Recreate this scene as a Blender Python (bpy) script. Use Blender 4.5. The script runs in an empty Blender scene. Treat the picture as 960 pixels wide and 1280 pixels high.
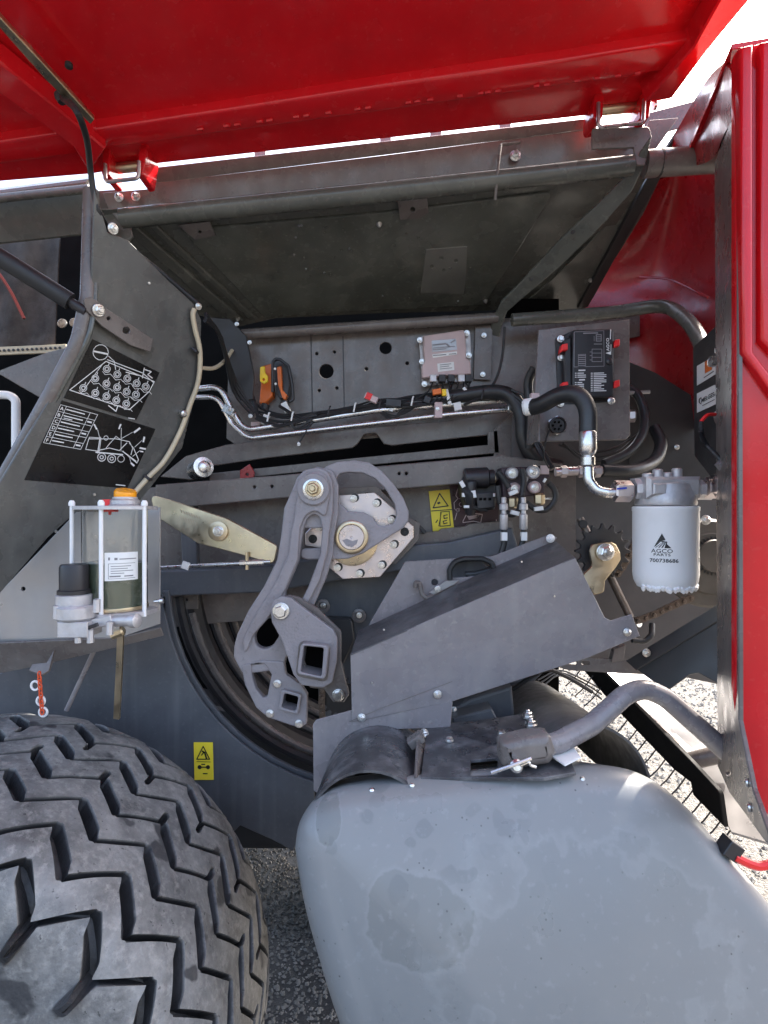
import bpy, math, random
from mathutils import Vector as V, Matrix
from mathutils.geometry import tessellate_polygon
random.seed(7)
S = bpy.context.scene
COL = S.collection
# ---------------------------------------------------------------- camera, world, sun, exposure
CAM_H = 1.75
F = 711.1          # focal length in photo pixels (photo 960 x 1280)
cam = bpy.data.objects.new("camera", bpy.data.cameras.new("camera")); COL.objects.link(cam)
cam.data.sensor_fit = 'VERTICAL'; cam.data.sensor_height = 24; cam.data.lens = 24*F/1280
cam.data.clip_start = .02; cam.data.clip_end = 2000
cam.location = (0, 0, CAM_H); cam.rotation_euler = (math.pi/2, 0, 0)
S.camera = cam
SUN_EL, SUN_AZ = math.radians(48), math.radians(50)     # azimuth from +Y towards +X: behind the machine, to the right
W = bpy.data.worlds.new("World"); S.world = W; W.use_nodes = True
nt = W.node_tree; bg = nt.nodes["Background"]; sky = nt.nodes.new("ShaderNodeTexSky")
sky.sky_type = 'NISHITA'; sky.sun_disc = False
sky.sun_elevation = SUN_EL; sky.sun_rotation = SUN_AZ
sky.air_density = 1.0; sky.dust_density = 6.0; sky.ozone_density = .6
nt.links.new(sky.outputs[0], bg.inputs[0]); bg.inputs[1].default_value = .15
sun = bpy.data.objects.new("sun", bpy.data.lights.new("sun", 'SUN')); COL.objects.link(sun)
sun.data.energy = 2.1; sun.data.angle = math.radians(.5); sun.data.color = (1, .95, .87)
sd = V((math.sin(SUN_AZ)*math.cos(SUN_EL), math.cos(SUN_AZ)*math.cos(SUN_EL), math.sin(SUN_EL)))
sun.rotation_euler = sd.to_track_quat('Z', 'Y').to_euler()
S.view_settings.view_transform = 'Standard'; S.view_settings.look = 'None'
S.view_settings.exposure = 2.45; S.view_settings.gamma = 1; S.view_settings.use_curve_mapping = False
S.render.engine = 'CYCLES'
S.cycles.max_bounces = 8; S.cycles.diffuse_bounces = 4; S.cycles.glossy_bounces = 4; S.cycles.sample_clamp_indirect = 6
S.cycles.use_denoising = True

# ---------------------------------------------------------------- geometry helpers
def P(px, py, Y):
    return V(((px-480)/F*Y, Y, CAM_H-(py-640)/F*Y))
def T(ox, oy, s):
    return lambda pts: [(ox+p[0]/s, oy+p[1]/s) + tuple(q/s for q in p[2:]) for p in pts]
class Pl:
    "a plane in the place: three points; .at() meets a measured line of sight with it"
    def __init__(s, a, b, c):
        a, b, c = [P(*q) if not isinstance(q, V) else q for q in (a, b, c)]
        s.o = a; n = (b-a).cross(c-a).normalized()
        if n.dot(V((0, 0, CAM_H))-a) < 0: n = -n
        s.basis(n)
    def basis(s, n):
        s.n = n; up = V((0, 0, 1)) if abs(n.z) < .9 else V((0, 1, 0))
        s.u = up.cross(n).normalized(); s.v = n.cross(s.u).normalized()
    def off(s, d):
        q = Pl.__new__(Pl); q.o = s.o+s.n*d; q.n, q.u, q.v = s.n, s.u, s.v; return q
    def at(s, px, py):
        c = V((0, 0, CAM_H)); d = P(px, py, 1)-c
        return c+d*((s.o-c).dot(s.n)/d.dot(s.n))
    def loc(s, px, py):
        w = s.at(px, py)-s.o; return (w.dot(s.u), w.dot(s.v))
    def w(s, x, y, d=0): return s.o+s.u*x+s.v*y+s.n*d
def FR(Y):
    q = Pl.__new__(Pl); q.o = V((0, Y, CAM_H)); q.basis(V((0, -1, 0))); return q
def as_pl(p): return p if isinstance(p, Pl) else FR(p)

PAR = {}      # object -> parent, linked at the end
def mesh(name, verts, faces, mat, parent=None, smooth=False, uv=None):
    lo = V([min(v[i] for v in verts) for i in range(3)]); hi = V([max(v[i] for v in verts) for i in range(3)])
    c = (lo+hi)/2
    if parent is None: c.z = lo.z
    me = bpy.data.meshes.new(name); me.from_pydata([V(v)-c for v in verts], [], faces)
    if smooth:
        me.polygons.foreach_set('use_smooth', [True]*len(me.polygons)); me.set_sharp_from_angle(angle=math.radians(38))
    me.materials.append(mat)
    o = bpy.data.objects.new(name, me); o.location = c; COL.objects.link(o)
    if parent is not None: PAR[o] = parent
    return o
def tag(o, label=None, cat=None, group=None, kind=None):
    if label: o['label'] = label
    if cat: o['category'] = cat
    if group: o['group'] = group
    if kind: o['kind'] = kind
    return o
def thing(name, label, cat, group=None):
    o = bpy.data.objects.new(name, None); COL.objects.link(o); o.empty_display_size = .05
    return tag(o, label, cat, group)
def area2(p): return sum(p[i-1][0]*p[i][1]-p[i][0]*p[i-1][1] for i in range(len(p)))
def round_poly(pts, R, n=5):
    "fillet the corners of a 2D polygon; points may carry their own radius"
    out = []; N = len(pts)
    for i in range(N):
        p = V(pts[i][:2]); r = pts[i][2] if len(pts[i]) > 2 else R
        a, b = V(pts[i-1][:2])-p, V(pts[(i+1) % N][:2])-p
        if r <= 0 or a.length < 1e-7 or b.length < 1e-7: out.append(tuple(p)); continue
        la, lb = a.length, b.length; a.normalize(); b.normalize()
        ang = a.angle(b)
        if ang > 3.0: out.append(tuple(p)); continue
        t = min(r/math.tan(ang/2), la*.48, lb*.48); p0, p1 = p+a*t, p+b*t
        for k in range(n+1):
            s = k/n; out.append(tuple(p0*(1-s)**2+p*2*s*(1-s)+p1*s*s))
    return out
def inset(p, d):
    out = []; N = len(p)
    for i in range(N):
        a, b, c = V(p[i-1]), V(p[i]), V(p[(i+1) % N])
        e, f = (b-a), (c-b)
        if e.length < 1e-9 or f.length < 1e-9: out.append(tuple(b)); continue
        e.normalize(); f.normalize(); n1, n2 = V((-e.y, e.x)), V((-f.y, f.x)); m = n1+n2
        if m.length < 1e-6: out.append(tuple(b)); continue
        m.normalize(); out.append(tuple(b+m*d/max(m.dot(n1), .45)))
    return out
def solid2d(pl, loops, th, bev, steps=1):
    "front face on the plane, sides going back by th; loops[0] outline, rest holes; rounded front edge"
    L = []
    for i, p in enumerate(loops):
        if (area2(p) < 0) == (i == 0): p = p[::-1]
        L.append(p)
    verts, faces = [], []; front = []
    rings = [(bev*(1-math.cos(a)), -bev*(1-math.sin(a))) for a in [k/steps*math.pi/2 for k in range(steps, 0, -1)]]+[(0, -bev), (0, -th)] if bev > 0 else [(0, 0), (0, -th)]
    ffl = []
    for p in L:
        N = len(p); base = len(verts)
        for j, (ins, dz) in enumerate(rings):
            q = inset(p, ins) if ins > 0 else p
            if j == 0: ffl.append([V((x, y, 0)) for x, y in q]); front += [base+k for k in range(N)]
            verts += [pl.w(x, y, dz) for x, y in q]
        for j in range(len(rings)-1):
            for k in range(N):
                a, b = base+j*N+k, base+j*N+(k+1) % N
                faces.append((a, a+N, b+N, b))
    back0 = [0]
    tr = tessellate_polygon(ffl)
    bmap = []
    b = 0
    for p in L:
        N = len(p); bmap += [b+(len(rings)-1)*N+k for k in range(N)]; b += len(rings)*N
    for t in tr:
        v = [ffl_pt(ffl, i) for i in t]
        f = t if (v[1]-v[0]).cross(v[2]-v[0]).z > 0 else t[::-1]
        faces.append(tuple(front[i] for i in f)); faces.append(tuple(bmap[i] for i in f[::-1]))
    return verts, faces
def ffl_pt(ffl, i):
    for p in ffl:
        if i < len(p): return p[i]
        i -= len(p)
def circ(px, py, r, n=20): return [(px+r*math.cos(2*math.pi*k/n), py+r*math.sin(2*math.pi*k/n)) for k in range(n)]
def plate(name, pl, pts, th, mat, parent=None, holes=(), r=0, bev=.0012, steps=1, smooth=False, hr=3):
    pl = as_pl(pl); sc = pl.at(*pts[0][:2]).y/F
    def cv(q): return [pl.loc(p[0], p[1]) + tuple(z*sc for z in p[2:]) for p in q]
    loops = [round_poly(cv(pts), r*sc)]
    for h in holes:
        loops.append(cv(circ(*h)) if isinstance(h, tuple) else round_poly(cv(h), hr*sc))
    v, f = solid2d(pl, loops, th, bev, steps)
    return mesh(name, v, f, mat, parent, smooth=smooth)
def fillet_path(pts, R, n=6):
    out = [pts[0]]
    for i in range(1, len(pts)-1):
        p = pts[i]; a, b = pts[i-1]-p, pts[i+1]-p
        la, lb = a.length, b.length; a = a/la; b = b/lb; ang = a.angle(b)
        if ang > 3.05: out.append(p); continue
        t = min(R/math.tan(ang/2), la*.48, lb*.48)
        for k in range(n+1):
            s = k/n; out.append((p+a*t)*(1-s)**2+p*2*s*(1-s)+(p+b*t)*s*s)
    out.append(pts[-1]); return out
def spline(pts, n=6):
    q = [pts[0]*2-pts[1]]+list(pts)+[pts[-1]*2-pts[-2]]; out = []
    for i in range(1, len(q)-2):
        a, b, c, d = q[i-1:i+3]
        for k in range(n):
            t = k/n; out.append(.5*((2*b)+(c-a)*t+(2*a-5*b+4*c-d)*t*t+(3*b-a-3*c+d)*t**3))
    out.append(pts[-1]); return out
def sweep(pts, rad, seg=10, closed=False, flat=1.0, up0=None):
    verts, faces = [], []; n = len(pts)
    t = (pts[1]-pts[0]).normalized(); up = V(up0) if up0 else (V((0, 0, 1)) if abs(t.z) < .9 else V((1, 0, 0)))
    u = (up-t*up.dot(t)).normalized()
    for i, p in enumerate(pts):
        a = pts[i-1] if (i or closed) else p; b = pts[(i+1) % n] if (i < n-1 or closed) else p
        t = (b-a).normalized(); u = (u-t*u.dot(t)).normalized(); w = t.cross(u)
        r = rad[i] if isinstance(rad, (list, tuple)) else rad
        for k in range(seg):
            q = 2*math.pi*(k+.5)/seg; verts.append(p+u*(r*math.cos(q))+w*(r*flat*math.sin(q)))
    for i in range(n if closed else n-1):
        for k in range(seg):
            a, b = i*seg+k, i*seg+(k+1) % seg; c, d = ((i+1) % n)*seg+k, ((i+1) % n)*seg+(k+1) % seg
            faces.append((a, b, d, c))
    if not closed: faces += [tuple(range(seg))[::-1], tuple(range((n-1)*seg, n*seg))]
    return verts, faces
def tube(name, pts, r, mat, parent=None, R=None, seg=10, closed=False, flat=1.0, up0=None, n=6):
    pts = [P(*p) if not isinstance(p, V) else p for p in pts]
    if len(pts) > 2 and not closed: pts = fillet_path(pts, R, n) if R else spline(pts, n)
    elif closed: pts = spline(pts+[pts[0]], n)[:-1]
    v, f = sweep(pts, r, seg, closed, flat, up0)
    return mesh(name, v, f, mat, parent, smooth=seg > 4)
def lathe(name, p0, axis, prof, mat, parent=None, seg=24, smooth=True, ph=.5):
    p0 = P(*p0) if not isinstance(p0, V) else p0
    a = V(axis).normalized(); up = V((0, 0, 1)) if abs(a.z) < .9 else V((0, 1, 0))
    u = up.cross(a).normalized(); w = a.cross(u); verts, faces = [], []
    for r, h in prof:
        for k in range(seg):
            q = 2*math.pi*(k+ph)/seg; verts.append(p0+a*h+u*(r*math.cos(q))+w*(r*math.sin(q)))
    for i in range(len(prof)-1):
        for k in range(seg):
            b = (k+1) % seg; faces.append((i*seg+k, i*seg+b, (i+1)*seg+b, (i+1)*seg+k))
    faces += [tuple(range(seg))[::-1], tuple(range((len(prof)-1)*seg, len(prof)*seg))]
    return mesh(name, verts, faces, mat, parent, smooth)
def box(name, c, size, mat, parent=None, rot=None, bev=.0015):
    c = P(*c) if not isinstance(c, V) else c
    q = Pl.__new__(Pl); M = Matrix.Identity(3) if rot is None else rot
    q.u, q.v, q.n = M @ V((1, 0, 0)), M @ V((0, 0, 1)), M @ V((0, -1, 0)); q.o = c+q.n*size[1]/2
    x, z = size[0]/2, size[2]/2
    v, f = solid2d(q, [[(-x, -z), (x, -z), (x, z), (-x, z)]], size[1], min(bev, x*.4, z*.4))
    return mesh(name, v, f, mat, parent)
def rz(deg, ax='Y'): return Matrix.Rotation(math.radians(deg), 3, ax)
HEX = {}
def bolt(p, r, parent, mat, n=(0, -1, 0), name='bolt', stud=True, Y=None):
    "washer, hexagon nut and stud end; r = washer radius in metres"
    p = P(*p) if not isinstance(p, V) else p
    key = (mat.name, stud)
    if key not in HEX:
        vs, fs = [], []
        def ring(prof, seg, ph):
            b = len(vs)
            for rr, h in prof:
                for k in range(seg):
                    q = 2*math.pi*(k+ph)/seg; vs.append((rr*math.cos(q), rr*math.sin(q), h))
            for i in range(len(prof)-1):
                for k in range(seg):
                    d = (k+1) % seg; fs.append((b+i*seg+k, b+i*seg+d, b+(i+1)*seg+d, b+(i+1)*seg+k))
            fs.append(tuple(range(b+(len(prof)-1)*seg, b+len(prof)*seg)))
        ring([(1, -.1), (1, .18), (.93, .22)], 16, 0)
        ring([(.76, .2), (.76, .75), (.62, .85)], 6, .3)
        if stud: ring([(.38, .8), (.38, 1.15), (.3, 1.25)], 10, 0)
        me = bpy.data.meshes.new('bolt'); me.from_pydata(vs, [], fs); me.materials.append(mat); HEX[key] = me
    o = bpy.data.objects.new(name, HEX[key]); COL.objects.link(o)
    o.location = p; o.scale = (r, r, r)
    o.rotation_euler = (V(n).to_track_quat('Z', 'Y') @ V((0, 0, 1)).rotation_difference(V((0, 0, 1)))).to_euler()
    PAR[o] = parent
    return o
def strokes(name, pl, items, w, mat, parent):
    "flat print: ribbons along measured lines, discs and rings, all on one plane"
    vs, fs = [], []
    pl = as_pl(pl)
    def poly(q):
        b = len(vs); vs.extend(pl.at(*p) for p in q); fs.append(tuple(range(b, b+len(q))))
    def line(pts, ww):
        for a, b in zip(pts, pts[1:]):
            d = V(b)-V(a)
            if d.length < 1e-6: continue
            d.normalize(); m = V((-d.y, d.x))*ww/2; e = d*ww*.3
            poly([tuple(V(a)-e+m), tuple(V(a)-e-m), tuple(V(b)+e-m), tuple(V(b)+e+m)])
    for it in items:
        k = it[0]; ww = w
        if k == 'l': line(it[1], it[2] if len(it) > 2 else w)
        elif k == 'c': c = circ(it[1], it[2], it[3], 14); line(c+[c[0]], it[4] if len(it) > 4 else w)
        elif k == 'f': poly(it[1])
        elif k == 'd': poly(circ(it[1], it[2], it[3], 12))
    return tag(mesh(name, vs, fs, mat, parent), kind='stuff' if len(items) > 1 else None)
FONT = None
def text(name, s, pl, px, py, size, mat, parent, dirpx=None, bold=.0, sx=1.0, align='LEFT'):
    "real lettering lying on a plane; size = letter height in photo pixels, dirpx = a second point the baseline runs to"
    pl = as_pl(pl); a = pl.at(px, py); b = pl.at(*(dirpx or (px+20, py)))
    u = (b-a).normalized(); v = pl.n.cross(u)
    cu = bpy.data.curves.new(name, 'FONT'); cu.body = s; cu.size = size*a.y/F*1.38; cu.offset = bold*cu.size*.02; cu.align_x = align
    cu.resolution_u = 2
    o = bpy.data.objects.new('tmp', cu)
    me = bpy.data.meshes.new_from_object(o); bpy.data.objects.remove(o)
    M = Matrix((u*sx, v, pl.n)).transposed()
    vs = [a+M @ V(q.co) for q in me.vertices]; fs = [tuple(p.vertices) for p in me.polygons]
    bpy.data.meshes.remove(me)
    return mesh(name, vs, fs, mat, parent)

# ---------------------------------------------------------------- materials
def mat(name, col, rough=.5, metal=0., var=.18, scale=6., bump=0., bscale=60., coat=0., dust=None, dcol=(.3, .29, .27), dscale=9., rvar=.12, spec=.5, speck=0., streak=0., emit=None):
    m = bpy.data.materials.new(name); m.use_nodes = True; N = m.node_tree.nodes; L = m.node_tree.links
    b = N["Principled BSDF"]; b.inputs['Roughness'].default_value = rough; b.inputs['Metallic'].default_value = metal
    b.inputs['Coat Weight'].default_value = coat; b.inputs['Coat Roughness'].default_value = .08
    b.inputs['Specular IOR Level'].default_value = spec
    tc = N.new('ShaderNodeTexCoord')
    n1 = N.new('ShaderNodeTexNoise'); n1.inputs['Scale'].default_value = scale; n1.inputs['Detail'].default_value = 7; n1.inputs['Roughness'].default_value = .62
    L.new(tc.outputs['Object'], n1.inputs['Vector'])
    mr = N.new('ShaderNodeMapRange'); mr.inputs[1].default_value = .3; mr.inputs[2].default_value = .7; mr.inputs[3].default_value = 1-var; mr.inputs[4].default_value = 1+var
    L.new(n1.outputs[0], mr.inputs[0])
    mx = N.new('ShaderNodeMix'); mx.data_type = 'RGBA'; mx.blend_type = 'MULTIPLY'; mx.inputs[0].default_value = 1; mx.inputs[6].default_value = (*col, 1)
    L.new(mr.outputs[0], mx.inputs[7]); out = mx.outputs[2]
    if dust:
        n2 = N.new('ShaderNodeTexNoise'); n2.inputs['Scale'].default_value = dscale; n2.inputs['Detail'].default_value = 9; n2.inputs['Roughness'].default_value = .7
        L.new(tc.outputs['Object'], n2.inputs['Vector'])
        r2 = N.new('ShaderNodeMapRange'); r2.inputs[1].default_value = .48; r2.inputs[2].default_value = .72; r2.inputs[4].default_value = dust
        L.new(n2.outputs[0], r2.inputs[0])
        m2 = N.new('ShaderNodeMix'); m2.data_type = 'RGBA'; L.new(r2.outputs[0], m2.inputs[0]); L.new(out, m2.inputs[6]); m2.inputs[7].default_value = (*dcol, 1); out = m2.outputs[2]
    for amt, sc_, lo, hi in ((speck, (85, 85, 85), .62, .68), (streak, (34, 34, 1.6), .52, .75)):
        if not amt: continue
        mp = N.new('ShaderNodeMapping'); mp.inputs['Scale'].default_value = sc_; L.new(tc.outputs['Object'], mp.inputs[0])
        ns = N.new('ShaderNodeTexNoise'); ns.inputs['Scale'].default_value = 1; ns.inputs['Detail'].default_value = 4; L.new(mp.outputs[0], ns.inputs[0])
        rs = N.new('ShaderNodeMapRange'); rs.inputs[1].default_value = lo; rs.inputs[2].default_value = hi; rs.inputs[4].default_value = amt; L.new(ns.outputs[0], rs.inputs[0])
        ms = N.new('ShaderNodeMix'); ms.data_type = 'RGBA'; L.new(rs.outputs[0], ms.inputs[0]); L.new(out, ms.inputs[6]); ms.inputs[7].default_value = (*dcol, 1); out = ms.outputs[2]
    L.new(out, b.inputs['Base Color'])
    r1 = N.new('ShaderNodeMapRange'); r1.inputs[1].default_value = .3; r1.inputs[2].default_value = .7
    r1.inputs[3].default_value = max(.02, rough-rvar); r1.inputs[4].default_value = min(1, rough+rvar)
    n3 = N.new('ShaderNodeTexNoise'); n3.inputs['Scale'].default_value = scale*2.7; n3.inputs['Detail'].default_value = 5
    L.new(tc.outputs['Object'], n3.inputs['Vector']); L.new(n3.outputs[0], r1.inputs[0]); L.new(r1.outputs[0], b.inputs['Roughness'])
    if bump:
        n4 = N.new('ShaderNodeTexNoise'); n4.inputs['Scale'].default_value = bscale; n4.inputs['Detail'].default_value = 6
        L.new(tc.outputs['Object'], n4.inputs['Vector']); bp = N.new('ShaderNodeBump'); bp.inputs['Strength'].default_value = bump; bp.inputs['Distance'].default_value = .003
        L.new(n4.outputs[0], bp.inputs['Height']); L.new(bp.outputs[0], b.inputs['Normal'])
    if emit: b.inputs['Emission Color'].default_value = (*emit, 1); b.inputs['Emission Strength'].default_value = 1
    return m
M = {}
M['grey'] = mat('grey paint', (.145, .124, .114), .3, var=.18, dust=.3, dcol=(.26, .245, .225), dscale=14, speck=.3, streak=.22, bump=.35, bscale=5)
M['greyl'] = mat('satin grey paint', (.225, .205, .212), .28, var=.14, dust=.35, dcol=(.34, .32, .3), dscale=16, speck=.45, streak=.3, bump=.35, bscale=5)
M['greyc'] = mat('cast grey paint', (.29, .262, .27), .4, var=.14, dust=.3, dcol=(.18, .165, .16), dscale=18, speck=.4, bump=.55, bscale=150)
M['roof'] = mat('roof grey paint', (.1, .102, .09), .24, var=.18, dust=.3, dcol=(.19, .19, .165), dscale=10, speck=.35, streak=.2, bump=.35, bscale=5)
M['blue'] = mat('blue grey paint', (.085, .09, .102), .45, var=.18, dust=.3, dcol=(.15, .155, .16), dscale=7, speck=.25, streak=.4, bump=.3, bscale=4)
M['dark'] = mat('dark steel', (.03, .029, .03), .45, var=.2, dust=.2, dcol=(.07, .07, .07))
M['void'] = mat('interior shade black', (.004, .004, .004), .9, spec=.05)  # near-black so slots and openings stay dark: interior shade in the colour
M['red'] = mat('red paint', (.6, .008, .014), .2, var=.1, coat=.3, spec=.35, bump=.3, bscale=6, rvar=.1, speck=.12, dcol=(.7, .12, .1), streak=.05)
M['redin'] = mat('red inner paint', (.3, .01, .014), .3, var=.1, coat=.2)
M['rubber'] = mat('black rubber', (.02, .02, .021), .48, var=.2)
M['hose'] = mat('hose rubber', (.022, .022, .023), .42, var=.3, bump=.2, bscale=160)
M['zinc'] = mat('zinc plated', (.72, .71, .69), .3, 1., var=.15, scale=30)
M['steel'] = mat('bright steel', (.56, .5, .5), .33, 1., var=.12, scale=12)
M['brass'] = mat('yellow zinc', (.6, .49, .33), .36, 1., var=.16, scale=14)
M['cast'] = mat('cast aluminium', (.55, .53, .53), .5, .6, var=.15, scale=30, bump=.25, bscale=220)
M['galv'] = mat('galvanised sheet', (.36, .35, .35), .36, .5, var=.12, scale=5)
M['white'] = mat('white paint', (.84, .83, .82), .4, var=.04, scale=18, dust=.12, dcol=(.5, .48, .45))
M['sticker'] = mat('white sticker', (.8, .8, .78), .45, var=.03)
M['ink'] = mat('black ink', (.015, .015, .016), .5)
M['wink'] = mat('white ink', (.75, .75, .74), .5)
M['gink'] = mat('grey ink', (.22, .21, .22), .5)
M['yellow'] = mat('warning yellow', (.95, .74, .05), .4, var=.06)
M['yelp'] = mat('yellow plastic', (.9, .6, .01), .35)
M['orange'] = mat('orange plastic', (.75, .16, .02), .42)
M['amber'] = mat('amber lens', (.95, .36, .01), .25)
M['redp'] = mat('red plastic', (.75, .02, .02), .4)
M['flatblack'] = mat('bar shadow black', (.008, .008, .008), .7, spec=.2)  # black of the bar's shadowed side put into the colour
M['blackp'] = mat('black plastic', (.022, .02, .022), .4, var=.2)
M['decal'] = mat('black decal film', (.006, .006, .0065), .25, var=.3, scale=4, spec=.25, dust=.08, dcol=(.06, .06, .06), dscale=16)
M['maroon'] = mat('maroon decal film', (.05, .018, .022), .35)
M['cream'] = mat('cream hose', (.55, .47, .33), .4)
M['chain'] = mat('oiled chain steel', (.16, .125, .1), .4, .6, var=.3, scale=30)
M['tag'] = mat('grey tag', (.55, .42, .41), .5)
# ================================================================ setting
gm = mat('gravel ground', (.16, .15, .14), .8, var=.35, scale=3)
def gravelize(m):
    N = m.node_tree.nodes; L = m.node_tree.links; b = N["Principled BSDF"]
    tc = N.new('ShaderNodeTexCoord'); v = N.new('ShaderNodeTexVoronoi'); v.inputs['Scale'].default_value = 95
    L.new(tc.outputs['Object'], v.inputs['Vector'])
    cr = N.new('ShaderNodeValToRGB'); e = cr.color_ramp.elements
    e[0].position, e[0].color = 0, (.06, .057, .05, 1); e[1].position, e[1].color = 1, (.24, .225, .2, 1)
    x = cr.color_ramp.elements.new(.62); x.color = (.13, .122, .108, 1)
    sp = N.new('ShaderNodeSeparateColor'); L.new(v.outputs['Color'], sp.inputs[0]); L.new(sp.outputs[0], cr.inputs[0])
    L.new(cr.outputs[0], b.inputs['Base Color'])
    bp = N.new('ShaderNodeBump'); bp.inputs['Strength'].default_value = 1; bp.inputs['Distance'].default_value = .012; bp.invert = True
    L.new(v.outputs['Distance'], bp.inputs['Height']); L.new(bp.outputs[0], b.inputs['Normal'])
gravelize(gm)
g = mesh('ground', [V((x, y, 0)) for x, y in ((-300, -300), (300, -300), (300, 300), (-300, 300))], [(0, 1, 2, 3)], gm); tag(g, kind='structure')
M['stone'] = mat('grey stone', (.17, .165, .155), .75, var=.5, scale=40)
sv, sf = [], []
def stone(x, y, r):
    b = len(sv); a = random.random()*6.3
    for dx, dy, dz in ((1, 0, .1), (0, .8, 0), (-.9, .1, .15), (.1, -.85, .05), (.15, .1, .75), (0, 0, -.4)):
        k = random.uniform(.75, 1.2)*r; sv.append(V((x+(dx*math.cos(a)-dy*math.sin(a))*k, y+(dx*math.sin(a)+dy*math.cos(a))*k, .003+dz*k)))
    for i in range(4): sf.extend([(b+i, b+(i+1) % 4, b+4), (b+(i+1) % 4, b+i, b+5)])
for i in range(5200): stone(random.uniform(-.75, -.1), random.uniform(1.75, 3.1), random.choice((.004, .006, .008, .011)))
for i in range(5200): stone(random.uniform(.8, 4.2), random.uniform(2.6, 6.5), random.choice((.008, .012, .016, .02)))
tag(mesh('gravel', sv, sf, M['stone']), kind='stuff')

am = mat('dark ground shade', (.04, .04, .042), .55, var=.4, scale=4, bump=1, bscale=160, dust=.5, dcol=(.07, .07, .07), dscale=60)
tag(mesh('shade_sheet', [V((x, y, .004)) for x, y in ((-5, -5), (.75, -5), (.75, 3.4), (-5, 3.4))], [(0, 1, 2, 3)], am), kind='structure')  # dark sheet puts ground shade into colour; reaches behind camera to cut bounce
# ================================================================ red cover overhead
DR = Pl((190, 207, 1.52), (735, 146, 1.52), P(190, 207, 1.52)+V((0, -1, .2)))
t = thing('hinged_side_cover', 'glossy red hinged side cover swung up overhead, seen from underneath', 'cover')
plate('skin', DR, [(-500, 268), (115, 218), (190, 206), (480, 174), (735, 145), (838, 124), (935, 0), (1478, -700), (-1300, -700)], .02, M['red'], t, bev=.003)
b = plate('stiffening_channel', DR.off(.03), [(113, 163), (300, 135), (480, 107), (700, 76), (872, 48), (866, 84), (735, 103), (480, 139), (182, 179), (125, 186)], .03, M['red'], t, bev=.007, steps=3, smooth=True)
plate('stiffening_channel', DR.off(.028), [(-400, 225), (-30, 182), (120, 160), (128, 188), (60, 198), (-30, 209), (-400, 262)], .028, M['red'], t, bev=.006, steps=3, smooth=True)
plate('diagonal_flange', DR.off(.055), [(-60, 20), (0, 78), (60, 126), (132, 186), (112, 216), (92, 184), (0, 118), (-60, 82)], .05, M['red'], t, bev=.004)
plate('seam_strip', DR.off(.075), [(-60, -40), (0, 22), (60, 86), (118, 150), (113, 156), (55, 98), (0, 36), (-60, -24)], .012, M['brass'], t, bev=.002)
plate('edge_flange', DR.off(.06), [(840, 124), (886, 62), (938, 0), (1010, -92), (968, -92), (902, -4), (866, 60), (806, 128)], .06, M['red'], t, bev=.004)
plate('edge_seam', DR.off(.012), [(900, -6), (906, -2), (880, 48), (873, 48)], .012, M['brass'], t, bev=.001)
rp = DR.off(.004)
for (px, py) in ((86, 82),): lathe('plug', DR.off(.056).at(px, py), DR.n, [(.008, -.004), (.008, .003), (.005, .005)], M['rubber'], t, 12)
# a few weld runs along the channel's lower lip
wv = []
for i in range(46):
    q = .05+.9*i/46+random.uniform(-.005, .005)
    if random.random() < .45: continue
    a, bb = DR.off(.03).at(200+q*640, 168-q*82), DR.off(.034).at(200+q*640+7, 167-q*82)
    wv.append((a, bb))
vs, fs = [], []
for a, bb in wv:
    v, f = sweep([a, (a+bb)/2, bb], .004, 6); k = len(vs); vs += v; fs += [tuple(x+k for x in q) for q in f]
tag(mesh('weld_bead', vs, fs, M['red'], t, smooth=True), kind='stuff')
def hinge(cx, cy, s):
    for sx, sk in ((-1, 0), (1, 4)):
        x = cx+sx*27*s
        plate('hinge_cheek', 1.455, [(x-2+sk, cy-44*s), (x+9*s+sk, cy-48*s), (x+5*s, cy+9*s, 3), (x-5*s, cy+11*s, 4), (x-6*s, cy+2*s)], .075, M['red'], t, bev=.002)
    plate('hinge_web', 1.49, [(cx-30*s, cy-34*s), (cx+32*s, cy-38*s), (cx+32*s, cy-24*s), (cx-30*s, cy-19*s)], .012, M['red'], t, holes=((cx-14*s, cy-28*s, 3), (cx+16*s, cy-31*s, 3)))
    lathe('hinge_pin', P(cx-28*s, cy+1*s, 1.5), P(cx+28*s, cy-4*s, 1.5)-P(cx-28*s, cy+1*s, 1.5), [(.012, 0), (.013, .002), (.013, .114*s), (.012, .116*s)], M['brass'], t, 16)
    tube('hinge_loop', [(cx-27*s, cy-8*s, 1.448), (cx-27*s, cy+21*s, 1.448), (cx+25*s, cy+15*s, 1.448), (cx+26*s, cy-12*s, 1.448)], .0048, M['steel'], t, R=.012, seg=8)
    lathe('pin_head', P(cx+36*s, cy-4*s, 1.5), P(cx+36*s, cy-4*s, 1.5)-P(cx+28*s, cy-3*s, 1.5), [(.011, 0), (.011, .008), (.007, .01)], M['zinc'], t, 12)
hinge(153, 211, .8); hinge(777, 137, 1.08)

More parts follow.
